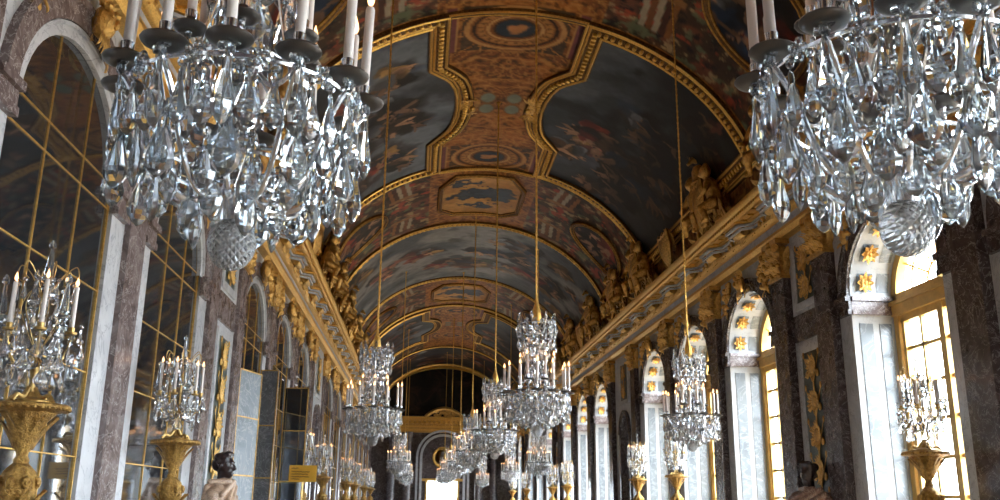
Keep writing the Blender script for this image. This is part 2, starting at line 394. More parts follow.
def vault_frame(mb, path, prof, closed=True, beads=None, bead_r=.05, step=.3):
    """moulding swept over the vault along (theta, y); prof = (lateral m, height m)"""
    pts = densify(path, step, closed); k = len(pts); P3 = [vp(*p) for p in pts]; vs = []
    S = []
    for i in range(k):
        pa = P3[(i-1) % k] if (closed or i > 0) else P3[0]; pb = P3[(i+1) % k] if (closed or i < k-1) else P3[-1]
        n = vn(pts[i][0]); t1 = P3[i]-pa; t2 = pb-P3[i]
        if t1.length < 1e-6: t1 = t2
        if t2.length < 1e-6: t2 = t1
        t1.normalize(); t2.normalize(); t = t1+t2; t = t.normalized() if t.length > 1e-4 else t2
        lat = n.cross(t).normalized(); l1 = n.cross(t1).normalized(); c = max(.45, lat.dot(l1))
        S.append((lat/c, n))
        for a, h in prof: vs.append(P3[i] + lat/c*a + n*h)
    m_ = len(prof); fs = []
    for i in range(k if closed else k-1):
        j = (i+1) % k
        for q in range(m_-1): fs.append((i*m_+q, i*m_+q+1, j*m_+q+1, j*m_+q))
    if m_: mb.add(vs, fs)
    if beads:
        off, hh, sp = beads
        for i in range(k if closed else k-1):
            j = (i+1) % k; L = (P3[j]-P3[i]).length; nb = max(1, round(L/sp))
            t = (P3[j]-P3[i]).normalized()
            for q in range(nb):
                f = (q+.5)/nb; lat = S[i][0]*(1-f)+S[j][0]*f; n = S[i][1]
                c = P3[i]*(1-f)+P3[j]*f + lat*off + n*hh
                rot = Matrix((t, n.cross(t).normalized(), n)).transposed()
                mb.ell(c, (sp*.36, bead_r, bead_r*.8), 6, 3, rot)
FR_BIG = [(-.23, -.02), (-.23, .08), (-.10, .06), (.12, .06), (.15, .09), (.23, .09), (.23, -.02)]
FR_MID = [(-.16, -.02), (-.16, .07), (-.07, .06), (.07, .06), (.16, .07), (.16, -.02)]
FR_SM = [(-.08, -.02), (-.08, .05), (-.03, .08), (.03, .08), (.08, .05), (.08, -.02)]

# ---- ceiling: painted ornament over the whole vault
OVC = []     # oval centres, filled below
BANDS = [(10.6, 16.1), (25.15, 30.6), (39.0, 44.9), (54.3, 57.4)]
def ceil_col(T, Y):
    U = T*DEG; n = fbm(U*1.4, Y*1.4, 3); n2 = fbm(U*5, Y*5, 8)
    col = np.zeros(T.shape+(3,)) + np.array((.30, .125, .042))
    col = lay(col, sstep(.4, .7, n), (.46, .20, .062)); col = lay(col, sstep(.55, .75, n2)*.6, (.05, .026, .015))
    # scrolling arabesques
    aU = np.abs(U); wa = aU*3.2 + 1.1*np.sin(Y*2.1+aU*2) + 2.2*fbm(aU*1.2, Y*1.2, 21); wb = Y*3.2 + 1.1*np.sin(aU*2.4)
    sc_ = np.abs(np.sin(wa*1.5)*np.cos(wb*1.5)+.25*np.sin(wa*3+wb)); col = lay(col, (1-sstep(.03, .16, sc_))*.75, (.55, .29, .09))
    fw = aU*9+2.5*fbm(aU*3, Y*3, 33)*3; fv = Y*9+2.5*fbm(aU*3+7, Y*3, 35)*3
    fine = np.abs(np.sin(fw)*np.cos(fv)); col = lay(col, (1-sstep(.05, .3, fine))*.55, (.62, .34, .12)); col = lay(col, sstep(.75, .95, fine)*.6, (.06, .028, .014))
    # central strip of the painted units: medallions, side bars, dark lunettes
    for yc in (20.65, 50.0, -7.0):
        inz = sstep(4.75, 4.6, np.abs(Y-yc))
        for dy in (-3.72, 3.62):
            ry, ru = (.92, 1.0) if dy < 0 else (.95, 1.0)
            d = np.hypot(U/ru, (Y-yc-dy)/ry)
            a = np.arctan2((Y-yc-dy)/ry, U/ru)
            col = lay(col, (1-sstep(1.02, 1.06, d)), (.34, .15, .05))
            for r0, r1, c in ((.92, 1.0, (.58, .33, .13)), (.80, .84, (.07, .03, .015)), (.62, .74, (.50, .26, .09)), (.52, .56, (.62, .38, .16)), (.40, .43, (.09, .04, .02))):
                col = lay(col, sstep(r0-.02, r0, d)*(1-sstep(r1, r1+.02, d)), c)
            col = lay(col, sstep(.62, .65, d)*(1-sstep(.72, .74, d))*(np.sin(a*22) > .2)*.6, (.1, .045, .02))
            col = lay(col, (1-sstep(.38, .40, d)), (.04, .06, .085))
            dd = np.hypot((U)/.24, (Y-yc-dy+.1*math.copysign(1, dy)*0)/.2) + (n2-.5)*1.2
            col = lay(col, (1-sstep(.7, 1.1, dd)), (.55, .27, .11))
            bar = sstep(.11, .09, np.abs(aU-1.28)) * sstep(.95, .93, np.abs(Y-yc-dy))
            col = lay(col, bar, (.26, .10, .10)); col = lay(col, sstep(.14, .125, np.abs(aU-1.28))*sstep(.1, .115, np.abs(aU-1.28))*sstep(.95, .93, np.abs(Y-yc-dy)), (.55, .32, .13))
            col = lay(col, sstep(1.0, 1.04, d)*sstep(1.08, 1.05, aU)*sstep(.93, .9, np.abs(Y-yc-dy))*.75*(sc_ > .12), (.055, .055, .05))
        # grey-green shell shields at the waist
        for su in (.30,):
            for sv in (-.32, .32):
                d = np.hypot((aU-su)/.17, (Y-yc-sv)/.27)
                col = lay(col, (1-sstep(1.08, 1.25, d)), (.30, .16, .06)); col = lay(col, (1-sstep(.88, 1.0, d)), (.26, .28, .22))
        d = np.abs(np.hypot(aU-.95, Y-yc)-.42); col = lay(col, (1-sstep(.05, .09, d))*.8, (.58, .34, .13))
    for y0, y1 in BANDS:
        inb = sstep(y0-.02, y0+.02, Y)*sstep(y1+.02, y1-.02, Y); yc = (y0+y1)/2; hv = (y1-y0)/2
        side = inb*sstep(1.55, 1.6, aU)
        g = fbm(aU*2.2, Y*2.2, 31); g2 = fbm(aU*4.5+9, Y*4.5, 44)
        s_ = np.zeros_like(col)+np.array((.10, .06, .038))
        s_ = lay(s_, sstep(.45, .6, g), (.24, .10, .06)); s_ = lay(s_, sstep(.58, .7, g2)*.95, (.46, .34, .19)); s_ = lay(s_, sstep(.4, .25, g2)*.9, (.025, .022, .022))
        s_ = lay(s_, sstep(.62, .7, fbm(aU*3.1+5, Y*3.1, 52))*.8, (.20, .23, .14)); s_ = lay(s_, sstep(.66, .72, fbm(aU*2.6+25, Y*2.6, 61))*.85, (.46, .11, .06))
        col = col*(1-side[..., None]) + s_*side[..., None]
        # painted architecture: broken pediment strips either side of the octagon
        for vv in (-1, 1):
            p = aU-2.35 + .45*(Y-yc)*vv*.0; q = (Y-yc)*vv
            for k_, c in enumerate(((.42, .36, .27), (.26, .11, .045), (.45, .38, .28), (.12, .05, .03), (.34, .16, .06))):
                mk = sstep(.07, .055, np.abs(aU-2.05-.14*k_-.10*q)) * sstep(hv*.35-.02, hv*.35+.02, q)*sstep(hv*.86, hv*.82, q)
                col = lay(col, mk*inb, c)
            mk = sstep(.10, .085, np.abs(q-hv*.40))*sstep(1.9, 1.95, aU)*sstep(2.9, 2.85, aU); col = lay(col, mk*inb, (.36, .2, .09))
    col *= (.8+.4*fbm(U*8, Y*8, 77))[..., None]
    return np.clip(col, 0, 1)
ys = np.concatenate([np.arange(Y0, 10, .25), np.arange(10, 32, .045), np.arange(32, 46, .08), np.arange(46, Y1+.2, .16)])
ys[-1] = max(ys[-1], Y1)
struct(vault_grid('ceiling', np.arange(-90, 90.01, .5), ys, ceil_col, 0.0))

# ---- ceiling paintings and their gilded frames
def tshape(yc, sgn, hl=4.27, k=1.0):
    """outline of a side painting: stepped shoulders and a rounded lobe towards the crown of the vault"""
    pts = [(-19.0, -hl), (-19.0, -2.25)]
    for i in range(9):
        a = -PI*.40 + PI*.80*i/8; pts.append((-15.6 + 6.4*math.cos(a)-1.3, 2.05*math.sin(a)/math.sin(PI*.40)*.86))
    pts += [(-19.0, 2.25), (-19.0, hl), (-74, hl), (-74, -hl)]
    return [(-sgn*t_, yc+v) for t_, v in pts]
def fillets(mb, path, prof, closed=True):
    a0 = min(p[0] for p in prof); a1 = max(p[0] for p in prof); wd = a1-a0; e = wd*.11; hh = max(p[1] for p in prof)
    for c, k in ((a0+e, .85), (a0+wd*.27, .7), (a1-e*1.1, 1.05)):
        vault_frame(mb, path, [(c-e*.75, 0), (c-e*.6, hh*k), (c, hh*k+.02), (c+e*.6, hh*k), (c+e*.75, 0)], closed)
def painting(name, poly, colf, label, group, dth, dy, h=.02, prof=FR_BIG, beads=(.03, .085, .15), bead_r=.075, goldm='gold_recess', kids=None):
    ts = [p[0] for p in poly]; yy = [p[1] for p in poly]
    o = vault_grid(name, np.arange(min(ts)-dth, max(ts)+2*dth, dth), np.arange(min(yy)-dy, max(yy)+2*dy, dy), colf, h, None, inpoly(poly))
    tag(o, label, 'painting', group)
    mb = MB(); vault_frame(mb, poly, prof, True); mb.build('frame', M['gold_recess'], o, ang=60)  # frame band takes the gilding with recess shade painted in
    mb = MB(); fillets(mb, poly, prof)
    if beads: vault_frame(mb, poly, [], True, beads, bead_r)
    mb.build('carved_edges', M['gold_smooth' if prof is not FR_SM else 'gold_dark'], o, ang=50)
    return o
def waist_shell(o, sgn, yc):
    mb = MB(); th = sgn*8.3; n = vn(th); ax = Vector((0, 1, 0)); lat = n.cross(ax).normalized()
    if lat.x*sgn < 0: lat = -lat       # lat points outwards from the crown
    c = vp(th, yc, .10)
    for j in range(11):
        a = -1.35+2.7*j/10; mb.leaf(c, lat*math.cos(a)+ax*math.sin(a), lat*-math.sin(a)+ax*math.cos(a), .40, .12, .2*sgn)
    for vv in (-.42, .42):
        for j in range(5):
            a = -1+.5*j; d = ax*(1 if vv > 0 else -1); mb.leaf(vp(th+sgn*.8, yc+vv*.7, .1), d*math.cos(a)+lat*math.sin(a)*.8, lat*math.cos(a), .32, .11, .3)
    mb.ell(c+n*.05, (.09, .12, .07), 8, 5); mb.build('shell_ornament', M['gold_dark'], o)
def scene_fun(seed, sky, clusters, yc, ground=0):
    def f(T, Y):
        col = paint_scene(T*DEG, Y-yc, seed, sky, clusters)
        if ground:      # the painted scene darkens towards its foot
            n = fbm(T*DEG*.9, Y*.9, seed+70); col = lay(col, sstep(1.9, 4.0, np.abs(T)*DEG+(n-.5)*2.5)*ground, (.03, .025, .022))
        return col
    return f
GP = 'shaped history paintings on the vault'
SKYL = [(.11, .12, .135), (.24, .26, .29), (.06, .06, .065)]; SKYR = [(.07, .075, .085), (.15, .165, .185), (.025, .024, .024)]
P_L = [(-2.4, -2.4, .6, .5, 24, PAL4), (-2.6, -.6, .7, .5, 40, PAL1), (-2.7, .6, .9, .4, 36, PAL2), (-2.9, 2.4, .7, .8, 40, PAL4), (-3.9, 1.5, 1.0, 1.5, 70, PAL1), (-4.6, -1.5, 1.1, 1.7, 80, PAL3), (-4.4, 3.2, 1.0, .6, 40, PAL2)]
P_R = [(2.35, .65, .4, .6, 50, PAL3), (1.9, 1.9, .35, .4, 24, PAL1), (3.3, 1.2, .6, 1.2, 50, PAL2), (3.4, -1.3, .9, .8, 44, PAL2), (4.3, .2, .8, 1.9, 84, PAL2), (3.4, 3.1, .8, .6, 36, PAL2), (4.7, -2.5, .6, 1.1, 50, PAL3)]
o = painting('ceiling_painting', tshape(20.65, -1), scene_fun(11, SKYL, P_L, 20.65, .35), 'blue-grey stepped ceiling painting in a thick gilded frame, nearest on the mirror side', GP, .42, .035)
waist_shell(o, -1, 20.65)
o = painting('ceiling_painting', tshape(20.65, 1), scene_fun(12, SKYR, P_R, 20.65, .72), 'dark stepped ceiling painting with reddish figures over the window side, nearest of its shape', GP, .42, .035)
waist_shell(o, 1, 20.65)
painting('ceiling_painting', tshape(50.0, -1, 4.4), scene_fun(13, SKYL, P_L, 50, .35), 'small distant stepped ceiling painting over the mirror side, beyond the full-width one', GP, 1.0, .09, beads=None)
painting('ceiling_painting', tshape(50.0, 1, 4.4), scene_fun(14, SKYR, P_R, 50, .72), 'small distant stepped ceiling painting over the window side, beyond the full-width one', GP, 1.0, .09, beads=None)
def wide(name, y0, y1, seed, label, dth, dy, beads, sky):
    poly = [(-76, y0), (76, y0), (76, y1), (-76, y1)]; rnd = random.Random(seed); cl = []
    for i in range(15):
        cl.append((rnd.uniform(-5.6, 5.6), rnd.uniform(-(y1-y0)*.42, (y1-y0)*.42), rnd.uniform(.6, 1.4), rnd.uniform(.5, 1.1), 34, [PAL1, PAL2, PAL3, PAL4][i % 4]))
    return painting(name, poly, scene_fun(seed, sky, cl, (y0+y1)/2), label, 'full-width paintings across the vault', dth, dy, .02, FR_MID, beads, .065)
SKYC = [(.14, .15, .165), (.34, .33, .31), (.07, .06, .055)]
wide('ceiling_painting', 30.75, 38.85, 23, 'cloudy ceiling painting spanning the whole vault from mirrors to windows between two gilded arches', .7, .06, (.0, .08, .2), SKYC)
wide('ceiling_painting', 57.6, 65.3, 25, 'dark ceiling painting spanning the vault just before the far end wall', 1.2, .12, None, [(.05, .055, .06), (.10, .10, .105), (.03, .03, .03)])
def octagon(yc, hv, label, dth, dy):
    c = 3.2; t_ = 15.5; cu = 5.5
    poly = [(-t_, yc-hv+.9), (-t_+cu, yc-hv), (t_-cu, yc-hv), (t_, yc-hv+.9), (t_, yc+hv-.6), (t_-cu, yc+hv), (-t_+cu, yc+hv), (-t_, yc+hv-.6)]
    def colf(T, Y):
        U = T*DEG; V = Y-yc; n = fbm(U*2, V*2, 91); col = np.zeros(T.shape+(3,))+np.array((.52, .28, .09))
        col = lay(col, sstep(.4, .65, n), (.64, .37, .13))
        WU = U+(fbm(U*4, V*4, 5)-.5)*1.0; WV = V+(fbm(U*4+9, V*4, 6)-.5)*1.0
        for (a, b2, ra, rb) in ((-.45, .0, .62, .5), (.45, -.25, .7, .5), (-.5, -1.05, .5, .22), (-.1, 1.0, .55, .25), (.75, .25, .3, .4)):
            d = ((WU-a)/ra)**2+((WV-b2)/rb)**2; col = lay(col, 1-sstep(.75, 1.1, d), (.05, .065, .085))
            col = lay(col, (1-sstep(.1, .6, d))*.6, (.10, .13, .16))
        return np.clip(col*(.75+.5*fbm(U*7, V*7, 8))[..., None], 0, 1)
    return painting('octagonal_ceiling_panel', poly, colf, label, 'octagonal panels on the crown of the vault', dth, dy, .02, FR_SM, None)
octagon(13.3, 1.9, 'gold octagonal ceiling panel with blue-grey figures on the crown nearest the viewer', .5, .05)
octagon(27.65, 1.85, 'gold octagonal ceiling panel with blue-grey figures between the stepped paintings and the full-width one', .4, .04)
octagon(41.9, 1.7, 'gold octagonal ceiling panel with blue-grey figures beyond the full-width painting', .8, .08)
def oval(yc, thc, label, dth, dy):
    poly = [(thc+14.5*math.cos(2*PI*i/36), yc+1.15*math.sin(2*PI*i/36)) for i in range(36)]; rnd = random.Random(int(yc*7+thc)); s = 1 if thc > 0 else -1
    cl = [(thc*DEG, .1, .8, .8, 40, [DRK, RED, BLU, UMB, FLESH]), (thc*DEG-.5*s, .2, .5, .7, 24, [DRK, BLU, GRY]), (thc*DEG+.4*s, -.3, .5, .4, 20, [RED, RED, ROSE, DRK])]
    return painting('oval_ceiling_painting', poly, scene_fun(int(yc), [(.03, .035, .045), (.06, .05, .055), (.02, .02, .02)], cl, yc), label, 'oval paintings low on the vault', dth, dy, .03, FR_SM, None)
for yc, wh in ((13.5, 'on the band before the stepped paintings'), (27.85, 'on the band behind the stepped paintings'), (41.95, 'on the band beyond the full-width painting')):
    for thc, sd in ((53, 'window side'), (-53, 'mirror side')):
        oval(yc, thc, 'dark oval ceiling painting low on the %s, %s' % (sd, wh), .5 if yc < 30 else .9, .045 if yc < 30 else .09)
# gilded rib along each band edge that no painting frames
RIBS = [([(-78, 10.75), (78, 10.75)], FR_MID, (.02, .08, .2)), ([(-78, 44.75), (78, 44.75)], FR_MID, None), ([(-78, 65.7), (78, 65.7)], FR_MID, None), ([(-17, 16.2), (17, 16.2)], FR_SM, None), ([(-17, 25.15), (17, 25.15)], FR_SM, None)]
mb = MB(); m2 = MB()
for p_, f_, b_ in RIBS:
    vault_frame(mb, p_, f_, False); fillets(m2, p_, f_, False)
    if b_: vault_frame(m2, p_, [], False, b_, .06)
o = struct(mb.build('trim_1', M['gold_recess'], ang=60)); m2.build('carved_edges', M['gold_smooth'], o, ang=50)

# ------------------------------------------------------------------ entablature along both walls and the far end
BR = 1.8
def entablature(sx, n):
    root = struct(empty('trim_%d' % n, (0, 0, 0)))
    mb = MB()
    mb.prism_y([(5.1, 6.48), (4.93, 6.48), (4.90, 6.52), (4.86, 6.56), (4.86, 6.62), (5.1, 6.62)], Y0, Y1, sx)
    mb.prism_y([(5.1, 6.80), (4.90, 6.80), (4.84, 6.83), (4.80, 6.88), (4.80, 6.92), (5.1, 6.92)], Y0, Y1, sx)
    mb.build('architrave_moulding', M['gold_smooth'], root, ang=30)
    mb = MB(); mb.prism_y([(5.1, 6.62), (4.92, 6.62), (4.92, 6.80), (5.1, 6.80)], Y0, Y1, sx); mb.build('grey_marble_band', M['strip'], root, smooth=False)
    mb = MB(); mb.prism_y([(5.1, 6.92), (4.90, 6.92), (4.88, 7.0), (4.86, 7.16), (5.1, 7.16)], Y0, Y1, sx); mb.build('frieze', M['gold_dark'], root, smooth=False)
    mb = MB(); mb.prism_y([(5.1, 7.16), (4.50, 7.16), (4.46, 7.19), (4.46, 7.24), (4.42, 7.27), (4.39, 7.33), (4.39, 7.38), (5.1, 7.38)], Y0, Y1, sx)
    k = Y0+.1
    while k < Y1-.1:
        mb.box(*sorted((sx*4.44, sx*4.50)), k, k+.06, 7.185, 7.235); k += .12
    mb.build('cornice_rim', M['gold_smooth'], root, ang=30)
    # nested mouldings that step out round every bracket
    for i, (x0, x1, z, r, mt) in enumerate(((4.85, 4.63, 7.01, .022, 'white'), (4.80, 4.57, 7.075, .022, 'white'), (4.76, 4.53, 7.135, .026, 'gold_smooth'))):
        pts = []; y = Y0+.5
        while y < Y1-1.9:
            pts += [(sx*x1, y-.34, z), (sx*x1, y+.34, z), (sx*x0, y+.52, z), (sx*x0, y+BR-.52, z)]; y += BR
        mb = MB()
        for a, b2 in zip(pts[:-1], pts[1:]):
            d = (Vector(b2)-Vector(a)); L = d.length; an = math.atan2(d.y, d.x); c = (Vector(a)+Vector(b2))/2
            mb.obox(c, (L+.03, .05, .045), Matrix.Rotation(an, 3, 'Z'))
        mb.build('stepped_moulding', M[mt], root, smooth=False)
    # panelled soffit between brackets
    mb = MB(); y = Y0+.5
    while y < Y1-1.9:
        for a, b2 in ((4.52, 4.56), (4.70, 4.74)): mb.box(*sorted((sx*a, sx*b2)), y+.5, y+BR-.5, 7.13, 7.165)
        for c in (y+.5, y+BR-.54, y+BR/2-.02): mb.box(*sorted((sx*4.52, sx*4.74)), c, c+.04, 7.13, 7.165)
        y += BR
    mb.build('soffit_panels', M['gold_smooth'], root, smooth=False)
    # gilded bracket with scroll and crown, and frieze trophies between
    mb = MB()
    mb.box(-.06, .22, -.17, .17, 0, .16)
    mb.lathe([(.075, -.19), (.09, -.17), (.09, .17), (.075, .19)], 12, (-.02, 0, .06), Matrix.Rotation(PI/2, 3, 'X'))
    mb.lathe([(.05, -.16), (.055, -.14), (.055, .14), (.05, .16)], 10, (.12, 0, -.05), Matrix.Rotation(PI/2, 3, 'X'))
    for j in (-.12, -.06, 0, .06, .12): mb.leaf((.0, j, .06), (-.3, 0, -1), (0, 1, 0), .2, .07, .5)
    for j in (-.1, 0, .1): mb.leaf((-.05, j, .1), (-.4, j, 1), (0, 1, 0), .1, .05, .3)
    bme = mb.mesh('bracket', M['gold'])
    rnd = random.Random(4); mb = MB()
    for i in range(26):
        y_, z_ = rnd.uniform(-.42, .42), rnd.uniform(-.09, .1)
        if i % 2: mb.leaf((0, y_, z_), (-.25, rnd.uniform(-1, 1), rnd.uniform(-1, 1)), (0, rnd.uniform(-1, 1), 1), rnd.uniform(.1, .2), .06, .5)
        else: mb.ell((-.02, y_, z_), (.05, rnd.uniform(.03, .07), rnd.uniform(.03, .07)), 7, 4)
    fme = mb.mesh('frieze_ornament', M['gold'])
    y = Y0+.5
    while y < Y1-.5:
        link('bracket', bme, root, (sx*4.77, y, 6.94), None, (sx*1.15, 1.25, 1.1))
        if y+BR/2 < Y1-.5: link('frieze_ornament', fme, root, (sx*4.86, y+BR/2, 6.99), None, (sx*1.2, 1.05, 1))
        y += BR
    return root
entablature(-1, 2); entablature(1, 3)
root = struct(empty('trim_4', (0, 0, 0)))
mb = MB()
for (d, z0, z1) in ((.12, 6.42, 6.56), (.1, 6.66, 6.78), (.5, 7.2, 7.4), (.35, 7.1, 7.2)): mb.box(-4.5, 4.5, Y1-d, Y1, z0, z1)
for i in range(26): mb.box(-4.4+i*.345, -4.22+i*.345, Y1-.34, Y1, 6.9, 7.1)
mb.build('cornice', M['gold_smooth'], root, smooth=False)
mb = MB(); mb.box(-4.5, 4.5, Y1-.08, Y1, 6.3, 7.15); mb.build('frieze', M['gold_dark'], root, smooth=False)
mb = MB(); mb.tube([(-1.3+.13*i, Y1-.25, 7.4+.6*math.sin(PI*i/20)**.8) for i in range(21)], .14, 8)
rnd = random.Random(8)
for i in range(40):
    a = rnd.uniform(.15, PI-.15); r = rnd.uniform(.2, .95); mb.ell((1.1*math.cos(a)*r, Y1-.2, 7.42+.45*math.sin(a)*r), (.14, .1, .11), 7, 4)
mb.build('pediment_ornament', M['gold'], root)

m, nt, b = nmat('dark_lunette_canvas')
nt.links.new(ramp(nt, noise(nt, .9, 6, .6, 1.0), [(.3, (.008, .008, .009)), (.52, (.022, .018, .016)), (.62, (.05, .03, .022)), (.72, (.03, .034, .04))]), b.inputs['Base Color']); setp(b, Roughness=.5, Specular_IOR_Level=.15); M['lunette'] = m
mb = MB(); prof = [(4.75*math.cos(PI*i/30), 7.5+3.5*math.sin(PI*i/30)) for i in range(31)]; k = len(prof)
mb.add([(x, yy, z) for yy in (Y1-.05, Y1-.005) for x, z in prof], [tuple(range(k-1, -1, -1)), tuple(range(k, 2*k))] + [(i, (i+1) % k, k+(i+1) % k, k+i) for i in range(k)])
o = tag(mb.build('lunette_painting', M['lunette'], smooth=False), 'very dark lunette painting on the far end wall above the gilded pediment', 'painting')
mb = MB(); mb.tube([(x, Y1-.08, z) for x, z in prof], .1, 6); mb.build('frame', M['gold_smooth'], o)

# ------------------------------------------------------------------ pilasters with gilded capitals
def capital_mesh():
    mb = MB(); rnd = random.Random(2)
    mb.box(-.06, .2, -.30, .30, 0, .06)
    mb.box(-.02, .2, -.27, .27, .06, .62); mb.box(-.12, .2, -.36, .36, .66, .76)
    for row, (z, L, n) in enumerate(((.05, .26, 6), (.22, .28, 5), (.40, .24, 6))):
        for i in range(n):
            y = -.25+.5*(i+.5)/n if n > 1 else 0
            mb.leaf((-.02, y, z), (-.12, 0, 1), (0, 1, 0), L, .125, .85)
    for sy in (-1, 1):
        mb.leaf((.08, sy*.27, .1), (0, sy*.15, 1), (1, 0, 0), .28, .14, .5*sy); mb.leaf((.08, sy*.27, .3), (0, sy*.2, 1), (1, 0, 0), .28, .14, .5*sy)
        mb.lathe([(.04, -.05), (.085, -.04), (.085, .04), (.04, .05)], 10, (-.09, sy*.27, .58), Matrix.Rotation(PI/2, 3, 'Y') @ Matrix.Rotation(.6*sy, 3, 'X'))
    mb.ell((-.12, 0, .6), (.07, .1, .09), 8, 5); mb.ell((-.12, 0, .7), (.05, .07, .06), 8, 5)
    for i in range(26):
        mb.ell((-.06, rnd.uniform(-.27, .27), rnd.uniform(.05, .6)), (.05, rnd.uniform(.02, .045), rnd.uniform(.02, .05)), 6, 4)
    return mb.mesh('capital', M['gold_dark'])
CAPM = capital_mesh()
def pilaster_ys(sx):
    L = []
    for a, b2 in zip(ARCH[:-1], ARCH[1:]):
        g = b2-a
        if g < 4.5: L.append((a+b2)/2)
        elif g < 7: L += [(a+b2)/2-.92+(.06 if sx < 0 else 0), (a+b2)/2+.92+(.44 if sx < 0 else 0)]
        else: L += [(a+b2)/2-1.75, (a+b2)/2+1.75]
    return L + [63.7, 65.5]
tn = 5
for sx, mt in ((-1, 'red'), (1, 'dark')):  # window side: pilaster marble with backlit shade painted in
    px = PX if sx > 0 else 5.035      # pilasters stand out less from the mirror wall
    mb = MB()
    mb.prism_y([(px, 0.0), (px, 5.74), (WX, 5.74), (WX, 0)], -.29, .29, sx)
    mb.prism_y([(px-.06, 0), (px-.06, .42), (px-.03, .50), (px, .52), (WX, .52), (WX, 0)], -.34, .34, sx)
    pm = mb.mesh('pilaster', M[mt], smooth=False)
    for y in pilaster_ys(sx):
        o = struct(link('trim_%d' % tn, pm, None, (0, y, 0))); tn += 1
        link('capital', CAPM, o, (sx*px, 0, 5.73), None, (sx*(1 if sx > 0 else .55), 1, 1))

# ------------------------------------------------------------------ arch surrounds: archivolt, imposts, keystone mask, garland
def arch_ring(mb, sx, hw, rise, w_, d0, d1, spr=SPR, n=24):
    # a raised ring following the arch; protrudes from wall plane (d0) into the room (d1)
    vs = []
    for i in range(n+1):
        a = PI*i/n; c, s = -math.cos(a), math.sin(a)
        for r, d in ((0, d0), (0, d1), (w_*.7, d1), (w_*.75, d1+.03), (w_, d1+.03), (w_, d0)):
            vs.append((sx*(WX-d), c*(hw+r), spr+s*(rise+r)))
    k = 6; fs = [(i*k+q, i*k+q+1, (i+1)*k+q+1, (i+1)*k+q) for i in range(n) for q in range(k-1)]
    mb.add(vs, fs)
def ornament(seed, n, sy, sz, lo=(.06, .16), both=True, depth=.05):
    mb = MB(); rnd = random.Random(seed)
    for i in range(n):
        y, z = rnd.uniform(0, sy), rnd.uniform(-sz, sz)
        for s in ((1, -1) if both else (1,)):
            if i % 3: mb.leaf((0, s*y, z), (-.3, s*rnd.uniform(-.3, 1), rnd.uniform(-1, 1)), (0, .4*s, 1), rnd.uniform(*lo), rnd.uniform(lo[0]*.6, lo[1]*.6), rnd.uniform(.2, .7))
            else: mb.ell((-depth*.4, s*y, z), (depth, rnd.uniform(*lo)*.5, rnd.uniform(*lo)*.5), 7, 4)
    return mb
mb = MB()    # keystone: a bearded mask with a lion-skin drapery
mb.ell((-.08, 0, .12), (.12, .13, .18), 10, 8); mb.ell((-.2, 0, .1), (.04, .03, .06), 6, 4)
for s in (-1, 1):
    mb.ell((-.17, s*.06, .16), (.03, .035, .02), 6, 4); mb.ell((-.14, s*.1, .25), (.06, .06, .05), 6, 4)
    for j in range(4): mb.leaf((-.05, s*(.1+.02*j), .2-.1*j), (-.2, s*.8, -.6), (0, .5, 1), .26, .1, .4)
for j in range(5): mb.leaf((-.1, -.08+.04*j, .0), (-.3, (j-2)*.2, -1), (0, 1, 0), .22, .07, .4)
for j in range(5): mb.leaf((-.06, -.1+.05*j, .26), (-.3, (j-2)*.25, 1), (0, 1, 0), .18, .08, .4)
KEY = mb.mesh('keystone_mask', M['gold_dark'])
mb = MB(); rnd = random.Random(9)   # hanging trophy beside the arch head
for i in range(34):
    z = rnd.uniform(-.42, .3); y = rnd.uniform(-.16, .16)*(1.1-abs(z))
    if i % 2: mb.leaf((-.02, y, z), (-.3, rnd.uniform(-1, 1), rnd.uniform(-1, .4)), (0, 1, .3), rnd.uniform(.12, .24), .1, .5)
    else: mb.ell((-.05, y, z), (.06, rnd.uniform(.04, .08), rnd.uniform(.04, .09)), 7, 5)
GAR = mb.mesh('spandrel_ornament', M['gold'])
for sx, mt in ((-1, 'red'), (1, 'dark')):  # window-side surrounds take the marble with painted backlit shade
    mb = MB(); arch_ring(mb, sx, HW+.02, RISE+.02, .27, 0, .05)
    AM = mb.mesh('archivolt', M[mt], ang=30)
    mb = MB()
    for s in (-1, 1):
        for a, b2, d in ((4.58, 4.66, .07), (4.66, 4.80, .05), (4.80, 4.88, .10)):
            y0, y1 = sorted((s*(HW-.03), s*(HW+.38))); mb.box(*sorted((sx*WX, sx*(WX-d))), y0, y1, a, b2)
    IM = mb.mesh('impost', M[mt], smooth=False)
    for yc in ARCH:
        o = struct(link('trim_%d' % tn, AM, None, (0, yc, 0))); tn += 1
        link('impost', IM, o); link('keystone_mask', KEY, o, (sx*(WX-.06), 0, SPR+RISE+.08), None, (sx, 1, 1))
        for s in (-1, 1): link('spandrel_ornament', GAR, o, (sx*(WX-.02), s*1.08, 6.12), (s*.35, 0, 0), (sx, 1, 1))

# ------------------------------------------------------------------ windows (right wall)
FX = 5.86     # plane of the window joinery
def reveal_strip(sx, x0, x1, hw, spr, rise, z0=0):
    pts = [(-hw, z0)] + arch_pts(0, hw, spr, rise, 24) + [(hw, z0)]
    mb = MB(); vs = []
    for y, z in pts: vs += [(sx*x0, y, z), (sx*x1, y, z)]
    mb.add(vs, [(2*i, 2*i+1, 2*i+3, 2*i+2) for i in range(len(pts)-1)]); return mb
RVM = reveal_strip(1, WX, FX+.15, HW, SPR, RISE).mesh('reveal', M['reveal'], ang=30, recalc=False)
mb = MB()
for s in (-1, 1):
    for xa, xb in ((5.21, 5.43), (5.54, 5.74)):
        for za, zb in ((.3, .95), (1.1, 4.44)):
            y0, y1 = sorted((s*HW, s*(HW-.012))); mb.box(xa, xb, y0, y1, za, zb)
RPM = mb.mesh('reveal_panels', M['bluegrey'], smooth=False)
mb = MB()
